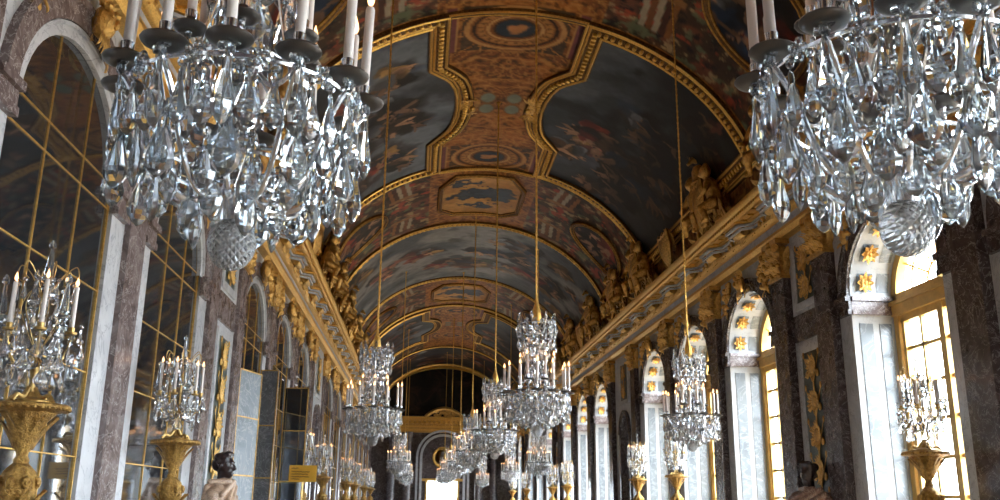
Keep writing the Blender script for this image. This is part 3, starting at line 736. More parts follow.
for s in (-1, 1):
    for za, zb, d in ((4.58, 4.64, .05), (4.64, 4.80, .035), (4.80, 4.87, .07)):
        y0, y1 = sorted((s*HW, s*(HW-d))); mb.box(WX, FX-.05, y0, y1, za, zb)
RIM_ = mb.mesh('reveal_impost', M['red'], smooth=False)
mb = MB()     # coffers in the arch soffit: narrow grey panels on the inner half
for i in range(7):
    a0 = PI*(i+.18)/7; a1 = PI*(i+.82)/7
    for r0 in (.012,):
        vs = []
        for j in range(5):
            a = a0+(a1-a0)*j/4; y = -(HW-r0)*math.cos(a); z = SPR+(RISE-r0)*math.sin(a); vs += [(5.54, y, z), (5.74, y, z)]
        mb.add(vs, [(2*j, 2*j+1, 2*j+3, 2*j+2) for j in range(4)])
for i in range(7):
    a0 = PI*(i+.2)/7; a1 = PI*(i+.8)/7; vs = []
    for j in range(5):
        a = a0+(a1-a0)*j/4; y = -(HW-.008)*math.cos(a); z = SPR+(RISE-.008)*math.sin(a); vs += [(5.2, y, z), (5.46, y, z)]
    mb.add(vs, [(2*j, 2*j+1, 2*j+3, 2*j+2) for j in range(4)])
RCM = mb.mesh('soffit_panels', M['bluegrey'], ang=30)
mb = MB()     # gilded rosette on a square plate, faces -Z
for i in range(8):
    a = 2*PI*i/8; mb.leaf((.02*math.cos(a), .02*math.sin(a), -.02), (math.cos(a), math.sin(a), -.15), (-math.sin(a), math.cos(a), 0), .12, .075, -.35)
for i in range(6):
    a = 2*PI*i/6+.3; mb.leaf((0, 0, -.05), (math.cos(a), math.sin(a), -.3), (-math.sin(a), math.cos(a), 0), .09, .06, -.3)
mb.ell((0, 0, -.07), (.035, .035, .03), 8, 5)
ROS = mb.mesh('rosette', M['gold_dark'])
def window_frame():
    mb = MB(); X0, X1 = FX-.05, FX+.07; hw = HW-.02
    # outer frame: jambs, arch, transom, meeting stile
    for s in (-1, 1):
        y0, y1 = sorted((s*hw, s*(hw-.13))); mb.box(X0-.03, X1, y0, y1, 0, SPR)
        y0, y1 = sorted((s*(hw-.16), s*(hw-.24))); mb.box(X0, X1-.02, y0, y1, .1, 4.5)
    vs = []; n = 24
    for i in range(n+1):
        a = PI*i/n
        for r, x in ((0, X0-.03), (0, X1), (.15, X1), (.15, X0-.03)): vs.append((x, -(hw-r)*math.cos(a), SPR+(RISE-.02-r)*math.sin(a)))
    mb.add(vs, [(i*4+q, i*4+(q+1) % 4, i*4+4+(q+1) % 4, i*4+4+q) for i in range(n) for q in range(4)])
    mb.box(X0-.06, X1, -hw, hw, 4.55, 4.72); mb.box(X0-.1, X1, -hw, hw, 4.72, 4.78); mb.box(X0-.03, X1, -hw, hw, 4.78, 4.9)
    mb.box(X0-.02, X1-.02, -.07, .07, 0, 4.55)
    for y in (-.6, .6): mb.box(X0+.02, X1-.04, y-.028, y+.028, .1, 4.55)
    z = .65
    while z < 4.4: mb.box(X0+.02, X1-.04, -hw, hw, z-.026, z+.026); z += .56
    mb.box(X0, X1-.02, -hw, hw, 4.44, 4.55); mb.box(X0, X1-.02, -hw, hw, .0, .14)
    # fanlight
    for i in range(1, 6):
        a = PI*i/6; mb.tube([(FX, -.32*math.cos(a), SPR+.04+.30*math.sin(a)), (FX, -1.15*math.cos(a), SPR+1.06*math.sin(a))], .02, 4)
    mb.tube([(FX, -.32*math.cos(PI*i/12), SPR+.04+.3*math.sin(PI*i/12)) for i in range(13)], .022, 4)
    mb.tube([(FX, -.78*math.cos(PI*i/16), SPR+.04+.72*math.sin(PI*i/16)) for i in range(17)], .018, 4)
    return mb.mesh('frame', M['gold_paint'], ang=30)
WFM = window_frame()
mb = MB(); pts = [(-HW+.05, .05)] + arch_pts(0, HW-.05, SPR, RISE-.05, 20) + [(HW-.05, .05)]
mb.add([(FX+.01, y, z) for y, z in pts], [tuple(range(len(pts)))]); WPM = mb.mesh('pane', M['pane'], smooth=False, recalc=False)
for i, yc in enumerate(ARCH):
    o = struct(empty('window_%d' % (i+1), (0, yc, 0)))
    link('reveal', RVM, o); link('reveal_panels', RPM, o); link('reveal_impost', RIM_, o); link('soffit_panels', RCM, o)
    link('frame', WFM, o); link('pane', WPM, o)
    for j in range(7):
        a = PI*(j+.5)/7; y = -(HW-.01)*math.cos(a); z = SPR+(RISE-.01)*math.sin(a)
        link('rosette', ROS, o, (5.33, y, z), (-(a-PI/2), 0, 0), (1.0, 1.2, 1.0))

# ------------------------------------------------------------------ mirrors (left wall)
MX = -(WX+.05)
pts = [(-HW, 0)] + arch_pts(0, HW, SPR, RISE, 20) + [(HW, 0)]
mb = MB(); mb.add([(MX, y, z) for y, z in pts], [tuple(range(len(pts)))]); MGM = mb.mesh('mirror_glass', M['mirror'], smooth=False, recalc=False)
mb = MB()
for y in (-.44, .44):
    zt = SPR+RISE*math.sqrt(1-(y/HW)**2); mb.box(MX, MX+.014, y-.006, y+.006, 0, zt)
for z in (.65, 1.3, 2.03, 2.87, 3.72, 4.62, 4.9): mb.box(MX, MX+.014, -HW, HW, z-.006, z+.006)
for s in (-1, 1):
    y0, y1 = sorted((s*(HW-.03), s*(HW-.05))); mb.box(MX, MX+.02, y0, y1, 0, SPR)
mb.tube([(MX+.015, y, z) for y, z in arch_pts(0, HW-.04, SPR, RISE-.04, 24)], .012, 5)
MBM = mb.mesh('gilt_glazing_bars', M['gold_smooth'], smooth=False)
mb = MB()
mbr = reveal_strip(-1, WX, WX+.06, HW, SPR, RISE)
MRM = mbr.mesh('marble_reveal', M['white'], ang=30, recalc=False)
mb = MB(); arch_ring(mb, -1, HW-.13, RISE-.13, .14, -.045, .012); MWM = mb.mesh('marble_border', M['white'], ang=30)
side_word = ['behind the viewer', 'beside the viewer', 'beside the viewer and nearest candelabrum', 'behind the nearest candelabrum on the mirror side', 'behind the second candelabrum on the mirror side', 'above the grey marble door leaves', 'above the open mirrored door leaf', 'third past the gilded relief', 'first past the mirror-side niche', 'second past the mirror-side niche', 'third past the mirror-side niche', 'fourth past the mirror-side niche', 'fifth past the mirror-side niche', 'sixth past the mirror-side niche', 'nearest the far end wall']
for i, yc in enumerate(ARCH):
    if i < 1: pass
    o = tag(empty('arched_mirror', (0, yc, 0)), 'arched wall mirror in gilt glazing bars, ' + side_word[i], 'mirror', 'arched mirrors along the wall')
    link('mirror_glass', MGM, o); link('gilt_glazing_bars', MBM, o); link('marble_reveal', MRM, o); link('marble_border', MWM, o)

# ------------------------------------------------------------------ gilded trophy reliefs between pilasters
def relief(sx, y, z0, z1, seed, label, hw=.40):
    o = tag(empty('gilded_relief', (0, y, 0)), label, 'relief', 'gilded trophy reliefs on dark panels')
    mb = MB(); X = WX
    for a, b2, c, d in ((-hw-.13, -hw, z0-.13, z1+.13), (hw, hw+.13, z0-.13, z1+.13), (-hw, hw, z0-.13, z0), (-hw, hw, z1, z1+.13)): mb.box(*sorted((sx*X, sx*(X-.035))), a, b2, c, d)
    mb.build('marble_frame', M['strip' if sx > 0 else 'white'], o, smooth=False)
    mb = MB(); mb.box(*sorted((sx*X, sx*(X-.02))), -hw, hw, z0, z1); mb.build('dark_panel', M['panelgreen'], o, smooth=False)
    mb = MB(); rnd = random.Random(seed); h = z1-z0
    nb = max(2, int(h/.55))
    mb.tube([(-.03, 0, z0+.1), (-.03, 0, z1-.08)], .025, 6)
    for k in range(nb):
        zc = z0+h*(k+.5)/nb
        mb.lathe([(.02, -.05), (.13, -.03), (.15, 0), (.08, .04), (.02, .06)], 10, (-.04, 0, zc), Matrix.Rotation(-PI/2, 3, 'Y'))
        for j in range(9):
            a = PI*(j+.5)/9
            for s in (-1, 1): mb.leaf((-.04, s*.06*math.sin(a), zc+.06*math.cos(a)), (-.25, s*math.sin(a), math.cos(a)), (0, math.cos(a), -s*math.sin(a)), rnd.uniform(.13, .24), .075, .3)
        for s in (-1, 1):
            mb.tube([(-.04, s*.02, zc-.25), (-.06, s*.3, zc+.22)], [.02, .012], 5); mb.ell((-.06, s*.3, zc+.24), (.03, .035, .06), 6, 4)
            mb.ell((-.05, s*.2, zc-.12), (.05, .06, .07), 7, 5)
    om = mb.mesh('trophy', M['gold' if sx < 0 else 'gold_dark'])  # window-side trophy in darker gilding, backlit shade painted in
    link('trophy', om, o, (sx*(WX-.02), 0, 0), None, (sx*.5, 1, 1)); return o
for y, ww in zip(TROPHY, ('nearest', 'far', 'farthest')):
    for sx, sd in ((-1, 'mirror side'), (1, 'window side')):
        relief(sx, y+TSH[sx], 1.35, 4.25, int(y)+sx, 'tall gilded trophy relief on a dark panel between pilasters, %s, %s' % (sd, ww))
        relief(sx, y+TSH[sx], 5.17, 6.2, int(y)+sx+50, 'short gilded trophy relief under the cornice, %s, %s, above the tall one' % (sd, ww))
# dark marble band between the two panels and grey plinths behind busts
for sx in (-1, 1):
    mb = MB()
    for y in TROPHY: mb.box(*sorted((sx*WX, sx*(WX-.04))), y+TSH[sx]-.63, y+TSH[sx]+.63, 4.48, 4.96)
    struct(mb.build('trim_%d' % tn, M['red' if sx < 0 else 'dark'], smooth=False)); tn += 1
# ------------------------------------------------------------------ niches with statues and a relief above
STAT = blobs('statue', [((0, 0, .1), .24, (0, 0, .9), .17), ((0, 0, .9), .18, (0, 0, 1.35), .2), ((-.2, 0, 1.38), .09, (.2, 0, 1.38), .09), ((0, 0, 1.45), .07, (0, 0, 1.6), .06), ((0, 0, 1.7), .12, (0, -.02, 1.76), .11),
    ((.24, 0, 1.36), .075, (.3, -.06, 1.05), .06), ((.3, -.06, 1.05), .055, (.1, -.2, .95), .045), ((-.24, 0, 1.36), .075, (-.3, .02, 1.0), .06), ((-.3, .02, 1.0), .05, (-.26, -.12, .75), .045), ((.1, -.05, .0), .16, (.08, -.08, .6), .13), ((-.15, 0, .0), .15, (-.1, 0, .5), .15)], .035, M['statue'])
for sx, sd in ((-1, 'mirror side'), (1, 'window side')):
    for y in NICHE:
        n_ = 16; mb = MB(); vs = []; hw = .62
        prof = [(-hw, 1.0)] + arch_pts(0, hw, 3.85, .6, 14) + [(hw, 1.0)]
        for k in range(7):
            f = math.cos(PI/2*k/6); d = .5*math.sin(PI/2*k/6)
            for yy, zz in prof: vs.append((sx*(WX+d), yy*f, 1.0+(zz-1.0)*(f*.12+.88)))
        m_ = len(prof); mb.add(vs, [(k*m_+q, k*m_+q+1, (k+1)*m_+q+1, (k+1)*m_+q) for k in range(6) for q in range(m_-1)])
        mb.add([(sx*WX, -hw, 1.0), (sx*WX, hw, 1.0), (sx*(WX+.5), .05, 1.0), (sx*(WX+.5), -.05, 1.0)], [(0, 1, 2, 3)])
        o = struct(mb.build('trim_%d' % tn, M['dark'], recalc=False)); tn += 1; o.location = (0, y, 0)
        mb = MB(); arch_ring(mb, sx, hw, .6, .16, 0, .06, 3.85)
        for s in (-1, 1):
            a, b2 = sorted((s*hw, s*(hw+.16))); mb.box(*sorted((sx*WX, sx*(WX-.06))), a, b2, .9, 3.85)
        mb.build('niche_surround', M['red' if sx < 0 else 'dark'], o, ang=30)
        st = tag(link('niche_statue', STAT, None, (sx*(WX+.22), y, 1.0), (0, 0, -PI/2*sx), (.9, .8, 1.25)), 'grey draped marble statue standing in the niche on the %s' % sd, 'statue', 'statues in the wall niches')
        relief(sx, y, 4.95, 6.15, 71+sx, 'gilded relief above the statue niche on the %s' % sd, .5)

# ------------------------------------------------------------------ far end: arch, columns, bright doorway
o = struct(empty('door_1', (0, Y1, 0)))
mb = MB()
def yring(mb, r0, r1, zc, d, z0):
    n = 20; vs = []
    pts = [(PI, z0)] + [(PI*(1-i/n), None) for i in range(n+1)] + [(0, z0)]
    for a, zz in pts:
        for r in (r0, r1):
            x = r*math.cos(a); z = zc+r*math.sin(a) if zz is None else zz
            vs += [(x, -d, z), (x, 0, z)]
    k = len(pts); fs = []
    for i in range(k-1):
        o_ = i*4; fs += [(o_, o_+2, o_+6, o_+4), (o_, o_+4, o_+5, o_+1), (o_+2, o_+3, o_+7, o_+6)]
    mb.add(vs, fs)
yring(mb, 1.45, 1.62, 4.6, .12, 0); yring(mb, 1.75, 1.9, 4.6, .16, 0); mb.build('arch_moulding', M['strip'], o, ang=30)
mb = MB(); mb.box(-1.45, 1.45, -.06, 0, 2.95, 3.12)
for s in (-1, 1): mb.box(*sorted((s*1.05, s*1.2)), -.06, 0, 0, 2.95)
mb.build('door_frame', M['gold_smooth'], o, smooth=False)
mb = MB(); mb.lathe([(.55, 0), (.62, .04), (.7, .05), (.74, .0)], 24, (0, -.02, 4.6), Matrix.Rotation(PI/2, 3, 'X')); mb.build('medallion_ring', M['gold_dark'], o)
mb = MB(); mb.ell((0, -.05, 4.55), (.25, .12, .36), 10, 7); mb.ell((.0, -.1, 4.8), (.2, .1, .2), 10, 6); mb.build('medallion_bust', M['statue'], o)
mb = MB(); mb.add([(-1.05, .05, 0), (1.05, .05, 0), (1.05, .05, 2.95), (-1.05, .05, 2.95)], [(0, 1, 2, 3)]); mb.build('pane', M['pane'], o, smooth=False)
mb = MB()
for x in (-1.0, -.5, 0, .5, 1.0): mb.box(x-.03, x+.03, .02, .08, 0, 2.95)
for z in (.6, 1.2, 1.8, 2.4, 2.9): mb.box(-1.05, 1.05, .02, .08, z-.02, z+.02)
mb.build('glazing_bars', M['gold_paint'], o, smooth=False)
for x in (-3.6, -2.5, 2.5, 3.6):
    mb = MB(); mb.lathe([(.36, 0), (.36, .3), (.30, .4), (.28, .5), (.28, 3), (.25, 5.6), (.3, 5.65), (.36, 6.3)], 18, (x, Y1-.42, 0)); p = struct(mb.build('trim_%d' % tn, M['dark'])); tn += 1

# ------------------------------------------------------------------ gilded sculpture groups on the cornice
PUT = blobs('putto', [((0, 0, .28), .17, (0, 0, .62), .16), ((-.14, 0, .66), .08, (.14, 0, .66), .08), ((0, 0, .72), .07, (0, 0, .8), .07), ((0, 0, .92), .13, (0, -.03, .9), .12),
    ((.17, 0, .66), .075, (.32, -.08, .5), .06), ((.32, -.08, .5), .055, (.42, -.1, .74), .045), ((-.17, 0, .66), .075, (-.3, -.12, .46), .06), ((-.3, -.12, .46), .055, (-.2, -.3, .4), .045),
    ((.1, -.05, .24), .12, (.2, -.34, .26), .09), ((.2, -.34, .26), .085, (.22, -.36, .0), .06), ((.22, -.36, .0), .05, (.23, -.46, -.02), .045),
    ((-.1, -.05, .24), .12, (-.14, -.34, .2), .09), ((-.14, -.34, .2), .085, (-.2, -.3, -.06), .06), ((-.2, -.3, -.06), .05, (-.21, -.4, -.08), .045),
    ((-.05, .05, 1.0), .07, (.06, .05, 1.0), .07), ((0, -.15, .92), .03, (0, -.16, .9), .03)], .025, M['gold_dark'])
def shield_mesh():
    mb = MB(); n = 7; vs = []
    out = [(-.30, .5), (-.1, .42), (0, .5), (.1, .42), (.30, .5), (.34, .1), (.2, -.35), (0, -.55), (-.2, -.35), (-.34, .1)]
    for y, s_ in ((0, 1.0), (-.05, 1.08), (-.09, .92), (-.07, .8), (-.13, .4), (-.15, .02)):
        for a, b2 in out: vs.append((a*s_, y, b2*s_))
    k = 10; mb.add(vs, [(i*k+q, i*k+(q+1) % k, (i+1)*k+(q+1) % k, (i+1)*k+q) for i in range(5) for q in range(k)])
    return mb.mesh('shield', M['gold_dark'])
SHD = shield_mesh()
mb = MB(); mb.lathe([(.0, .3), (.1, .28), (.17, .18), (.18, .05), (.2, .0), (.24, -.04), (.2, -.06)], 14, (0, 0, 0))
mb.tube([(0, .2, .15), (0, .1, .36), (0, -.08, .42), (0, -.22, .34)], [.03, .06, .06, .03], 6)
for j in range(7): mb.leaf((0, .16-.05*j, .36), (0, .2-.06*j, 1), (1, 0, 0), .14, .07, .4)
HEL = mb.mesh('helmet', M['gold_dark'])
def banner_mesh(s):
    mb = MB(); mb.tube([(0, 0, -.4), (s*.5, .1, .85)], .022, 6); mb.ell((s*.52, .1, .92), (.03, .03, .08), 6, 4)
    vs = []
    for i in range(7):
        for j in range(6):
            vs.append((s*(.1+.4*(i/6)+.05*j + .02*math.sin(j*2)), .1-.02*j+.06*math.sin(i*1.7+j*1.2), .1+.72*(i/6)-.10*j))
    o_ = len(vs); vs += [(x, y+.03, z) for x, y, z in vs]
    fs = [(i*6+j, i*6+j+1, i*6+j+7, i*6+j+6) for i in range(6) for j in range(5)]; fs += [tuple(q+o_ for q in f) for f in fs]
    mb.add(vs, fs); return mb.mesh('banner', M['gold_dark'])
BA, BB = banner_mesh(1), banner_mesh(-1)
def base_mesh():
    mb = MB(); rnd = random.Random(6); mb.box(-.9, .9, -.25, .2, -.02, .1)
    for i in range(44):
        x, z = rnd.uniform(-.95, .95), rnd.uniform(.05, .35)
        if i % 2: mb.leaf((x, -.1, z), (rnd.uniform(-1, 1), -.5, rnd.uniform(.1, 1)), (1, 0, rnd.uniform(-.5, .5)), rnd.uniform(.15, .32), .12, .5)
        else: mb.ell((x, rnd.uniform(-.2, 0), z*.8), (rnd.uniform(.05, .13), .08, rnd.uniform(.05, .12)), 7, 5)
    return mb.mesh('leaf_base', M['gold_dark'])
BAS = base_mesh()
def sculpture(first, sx, y, label):
    # figures face the room: local -Y towards the hall axis
    rz = -PI/2 if sx > 0 else PI/2
    if first is None:
        o = empty('cornice_sculpture', (0, 0, 0))
        link('leaf_base', BAS, o); link('putto', PUT, o, (-.55, -.1, .3), (.1, .15, .35)); link('putto', PUT, o, (.58, -.08, .26), (.1, -.12, -.5), (-1, 1, 1))
        link('shield', SHD, o, (0, -.22, .62), (-.15, 0, 0)); link('helmet', HEL, o, (0, -.05, 1.15)); link('banner', BA, o, (.2, .1, .6)); link('banner', BB, o, (-.2, .1, .6))
    else: o = copy_tree(first)
    o.location = (sx*4.72, y, 7.38); o.rotation_euler = (0, 0, 0)
    o.rotation_euler = (Matrix.Rotation(rz, 3, 'Z') @ Matrix.Rotation(math.radians(12), 3, 'X')).to_euler()
    o.scale = (1.12, 1.0, 1.15)
    return tag(o, label, 'sculpture', 'gilded putti groups along the cornice')
GY = [11.2, 14.6, 18.7, 24.9, 28.2, 32.2, 36.6, 41.0, 45.0, 49.5, 54.0, 58.5]
NTH = ['first', 'second', 'third', 'fourth', 'fifth', 'sixth', 'seventh', 'eighth', 'ninth', 'tenth', 'eleventh', 'twelfth']
f0 = None
for sx, sd in ((1, 'window-side'), (-1, 'mirror-side')):
    for k, y in enumerate(GY):
        o = sculpture(f0, sx, y + (0 if sx > 0 else .3), 'gilded putti with a shield and banners on the %s cornice, %s from the viewer' % (sd, NTH[k])); f0 = f0 or o
    for k, y in enumerate((21.9, 34.6, 47.3)):
        mb = MB()
        o = tag(empty('cornice_cartouche', (sx*4.62, y, 7.38)), 'gilded shell-backed cartouche standing on the %s cornice, %s along from the viewer' % (sd, NTH[k]), 'cartouche', 'gilded cartouches along the cornice')
        o.rotation_euler = (Matrix.Rotation(-PI/2*sx, 3, 'Z') @ Matrix.Rotation(math.radians(10), 3, 'X')).to_euler()
        link('shield', SHD, o, (0, -.05, .52), None, (1.25, 1.3, .95))
        mb = MB()
        for j in range(11):
            a = PI*j/10; mb.leaf((.1*math.cos(a), .03, .5+.1*math.sin(a)), (math.cos(a), 0, math.sin(a)), (-math.sin(a), 0, math.cos(a)), .52, .17, .15)
        mb.box(-.4, .4, -.12, .12, -.01, .1); mb.build('shell', M['gold_dark'], o)

# ------------------------------------------------------------------ crystal pieces
def pendant_mesh(L, W, name='pendant', n=8, flat=.62, mat='crystal'):
    mb = MB(); z = 0
    mb.ell((0, 0, -.016), (.017, .017, .017), 6, 4)
    mb.lathe([(.004, -.034), (W*.16, -.036-L*.05), (W*.17, -.036-L*.25), (W*.30, -.036-L*.42), (W*.5, -.036-L*.68), (W*.44, -.036-L*.82), (W*.22, -.036-L*.94), (.003, -.036-L)], n, (0, 0, 0), None, flat)
    return mb.mesh(name, M[mat], smooth=False)
def rosette_mesh(r=.035):
    mb = MB()
    for i in range(5):
        a = 2*PI*i/5; mb.ell((r*.8*math.cos(a), 0, r*.8*math.sin(a)), (r*.5, r*.42, r*.5), 6, 4)
    mb.ell((0, -.006, 0), (r*.4, r*.55, r*.4), 6, 4)
    return mb.mesh('crystal_rosette', M['crystal'], smooth=False)
PEND = [pendant_mesh(.19, .085), pendant_mesh(.18, .10), pendant_mesh(.24, .085), pendant_mesh(.21, .11)]
PENDM = [pendant_mesh(*a, mat='facets') for a in ((.19, .085), (.18, .10), (.24, .085), (.21, .11))]  # same pendants in the brightened crystal
ROSM = rosette_mesh()
def candle_mesh(L, r):
    mb = MB(); mb.lathe([(r, 0), (r, L-.01), (r*.85, L), (r*.3, L-.004)], 10); mb.tube([(0, 0, L-.005), (0, 0, L+.012)], .002, 4); return mb.mesh('candle', M['wax'])
def flame_mesh(s=1.0):
    mb = MB(); mb.lathe([(.001, 0), (.009*s, .008*s), (.0125*s, .02*s), (.010*s, .036*s), (.004*s, .054*s), (.0005, .066*s)], 8); return mb.mesh('flame', M['flame'])
CAN = candle_mesh(.33, .0195); CANB = candle_mesh(.31, .0165); FLA = flame_mesh(1.25)
mb = MB(); mb.lathe([(.012, -.012), (.05, -.02), (.078, -.012), (.086, -.002), (.083, .003), (.03, -.006), (.01, -.004)], 18)
PAN = mb.mesh('drip_pan', M['pan'])
mb = MB(); mb.lathe([(.012, -.004), (.02, .006), (.012, .016), (.013, .024), (.023, .032), (.025, .058), (.019, .06)], 12)
SOCK = mb.mesh('candle_socket', M['silver'])
NA = 12
def arm_path():
    return [(.07, 0, .20), (.14, 0, .13), (.24, 0, .14), (.33, 0, .24), (.39, 0, .38), (.45, 0, .47), (.475, 0, .50), (.47, 0, .545)]
def smooth_path(P, n=4):
    P = [Vector(p) for p in P]; out = []
    for i in range(len(P)-1):
        p0 = P[max(i-1, 0)]; p1 = P[i]; p2 = P[i+1]; p3 = P[min(i+2, len(P)-1)]
        for j in range(n):
            t_ = j/n; out.append(.5*((2*p1)+(-p0+p2)*t_+(2*p0-5*p1+4*p2-p3)*t_*t_+(-p0+3*p1-3*p2+p3)*t_**3))
    return out + [P[-1]]
mb = MB(); mb.tube(smooth_path(arm_path()), .012, 8); ARM = mb.mesh('arm', M['silver'])
mb = MB(); mb.tube(smooth_path([(.06, 0, .62), (.13, 0, .56), (.21, 0, .60), (.255, 0, .68), (.25, 0, .73)]), .009, 6); ARM2 = mb.mesh('arm', M['silver'])
mb = MB()   # glass baluster stem
mb.lathe([(.02, .08), (.05, .1), (.035, .13), (.08, .2), (.095, .28), (.06, .36), (.03, .4), (.06, .43), (.075, .5), (.04, .57), (.03, .6), (.05, .63), (.085, .72), (.09, .82), (.05, .92), (.03, .96), (.055, 1.0), (.07, 1.1), (.05, 1.2), (.03, 1.25), (.05, 1.3), (.045, 1.45), (.02, 1.6)], 14)
STEM = mb.mesh('stem', M['crystal'], smooth=False)
mb = MB()   # silvered skeleton: rings, hub and the crown's uprights
def ring(mb, r, z, t_=.008, n=36): mb.tube([(r*math.cos(2*PI*i/n), r*math.sin(2*PI*i/n), z) for i in range(n+1)], t_, 5, False)
for r, z in ((.455, .50), (.36, .36), (.27, .25), (.17, .17), (.24, .62), (.27, 1.56), (.26, 1.38), (.18, 1.2), (.15, 1.0)): ring(mb, r, z)
mb.lathe([(.02, .02), (.05, .06), (.07, .16), (.06, .22), (.02, .26)], 12)
for k in range(8):
    a = 2*PI*k/8; c, s = math.cos(a), math.sin(a)
    mb.tube(smooth_path([(.03*c, .03*s, 1.5), (.15*c, .15*s, 1.42), (.24*c, .24*s, 1.5), (.28*c, .28*s, 1.6)]), .007, 5)
    mb.tube(smooth_path([(.27*c, .27*s, 1.56), (.19*c, .19*s, 1.22), (.14*c, .14*s, .98), (.24*c, .24*s, .62)]), .006, 5)
SKE = mb.mesh('metal_frame', M['silver'])
mb = MB()
n_, m_ = 30, 20
mb.ell((0, 0, 0), (.092, .092, .092), n_, m_)
BALL = mb.mesh('crystal_ball', M['lattice'], smooth=False)
def add_mesh(mb, me, mat4):
    o_ = len(mb.v); mb.v.extend([tuple(mat4 @ v.co) for v in me.vertices]); mb.f.extend([tuple(i+o_ for i in p.vertices) for p in me.polygons])
rnd = random.Random(77)
PP = []        # (r, angle, z, which) of the countable pendants: 96
for k in range(NA):
    a = 2*PI*k/NA; PP += [(.485, a, .53, 2), (.455, a+.16, .49, 0), (.455, a-.16, .49, 0), (.46, a+.05, .345, 3)]
for r, z, n in ((.37, .40, 10), (.30, .315, 12), (.17, .265, 8), (.255, .72, 6), (.22, .60, 6), (.40, .40, 6)):
    for k in range(n): PP.append((r, 2*PI*(k+.5)/n, z, (2, 3, 1)[k % 3]))
XP = []        # the rest: crown tiers, stem tiers
for r, z, n in ((.285, 1.62, 14), (.27, 1.55, 14), (.265, 1.40, 14), (.19, 1.24, 10), (.15, 1.06, 10), (.17, .9, 8), (.11, 1.3, 6)):
    for k in range(n): XP.append((r, 2*PI*(k+.25)/n, z, (k+1) % 3))
FP = [(r, 2*PI*(k+.3)/n, z, k % 4) for r, z, n in ((.41, .45, 16), (.34, .36, 14), (.24, .30, 12)) for k in range(n)]   # seen only from afar
def pmat(p, jit=True):
    r, a, z, w_ = p
    return Matrix.Translation((r*math.cos(a), r*math.sin(a), z)) @ Matrix.Rotation(a+PI/2+rnd.uniform(-.5, .5), 4, 'Z') @ Matrix.Rotation(rnd.uniform(-.05, .05), 4, 'X')
def drops_mesh(P, rosettes, mat='facets'):
    mb = MB()
    for p in P: add_mesh(mb, PEND[p[3]], pmat(p))
    for r, a, z in rosettes: add_mesh(mb, ROSM, Matrix.Translation((r*math.cos(a), r*math.sin(a), z)) @ Matrix.Rotation(a+PI/2, 4, 'Z'))
    for k in range(8):     # glass plumes on the crown
        a = 2*PI*k/8; mb.lathe([(.006, 0), (.02, .02), (.03, .06), (.012, .09), (.02, .105), (.012, .125), (.002, .13)], 6, (.28*math.cos(a), .28*math.sin(a), 1.6))
    return mb.mesh('crystal_drops', M[mat], smooth=False)
RS = [(.48, 2*PI*k/NA, .535) for k in range(NA)] + [(.46, 2*PI*(k+.5)/NA, .5) for k in range(NA)] + [(.275, 2*PI*k/14, 1.57) for k in range(14)]
DROPS = drops_mesh(XP, RS, 'crystal'); DROPS_ALL = drops_mesh(PP+XP+FP, RS); DROPS_MID = drops_mesh(XP+FP, RS)
def rod_mesh(L):
    mb = MB(); mb.tube([(0, 0, 1.6), (0, 0, L)], .016, 6)
    z = 1.9
    while z < L-.05: mb.ell((0, 0, z), (.022, .022, .045), 6, 4); z += .12
    mb.lathe([(.02, 1.56), (.06, 1.6), (.075, 1.68), (.06, 1.78), (.03, 1.88), (.015, 2.0)], 12)
    mb.lathe([(.05, L), (.045, L-.03), (.016, L-.1)], 10)
    return mb.mesh('hanging_rod', M['gold_smooth'])
def chandelier(x, y, z, sc, label, full=True, near=False):
    o = tag(empty('crystal_chandelier', (x, y, z), rnd.uniform(0, .5)), label, 'chandelier', 'crystal chandeliers hung in three rows')
    o.scale = (sc*.95, sc*.95, sc*1.09) if near else (sc, sc, sc)
    top = VZ + VB*math.sqrt(1-(x/VA)**2)
    link('hanging_rod', rod_mesh((top-z)/o.scale[2]), o)
    link('metal_frame', SKE, o); link('stem', STEM, o); link('crystal_ball', BALL, o)
    if full:
        tag(link('crystal_drops', DROPS if near else DROPS_MID, o), kind='stuff')
        for p in PP: q = link('pendant', (PEND if near else PENDM)[p[3]], o); q.matrix_local = pmat(p)
    else: tag(link('crystal_drops', DROPS_ALL, o), kind='stuff')
    for k in range(NA):
        a = 2*PI*k/NA; link('arm', ARM, o, None, (0, 0, a)); c = (.47*math.cos(a), .47*math.sin(a), .55)
        link('drip_pan', PAN, o, c); link('candle_socket', SOCK, o, c); q = link('candle', CAN, o, (c[0], c[1], .60), (rnd.uniform(-.03, .03), rnd.uniform(-.03, .03), 0), (1, 1, rnd.uniform(.88, 1.05))); link('flame', FLA, q, (0, 0, .335))
    for k in range(6):
        a = 2*PI*(k+.5)/6; link('arm', ARM2, o, None, (0, 0, a)); c = (.25*math.cos(a), .25*math.sin(a), .735)
        link('drip_pan', PAN, o, c, None, (.8, .8, 1)); link('candle_socket', SOCK, o, c); q = link('candle', CAN, o, (c[0], c[1], .785), (rnd.uniform(-.03, .03), rnd.uniform(-.03, .03), 0), (1, 1, rnd.uniform(.8, .95))); link('flame', FLA, q, (0, 0, .335))
    return o
chandelier(-2.48, 3.45, 2.60, 1.06, 'huge crystal chandelier with a cut ball, cropped by the top edge, before the mirrors', True, True)
chandelier(-.03, 2.93, 2.60, 1.06, 'huge crystal chandelier with a cut ball, cropped by the top edge, before the windows', True, True)
for k, (y, lb) in enumerate(((13.2, 'the large one hanging in mid-hall left of the windows'), (20.6, 'just behind the large mid-hall one'), (29.5, 'third back in the middle row'), (38.0, 'fourth back in the middle row'), (48.5, 'fifth back in the middle row'), (60.0, 'farthest in the middle row'))):
    chandelier(-.04, y, 2.63, 1.0, 'crystal chandelier with lit candles, ' + lb, k < 2)
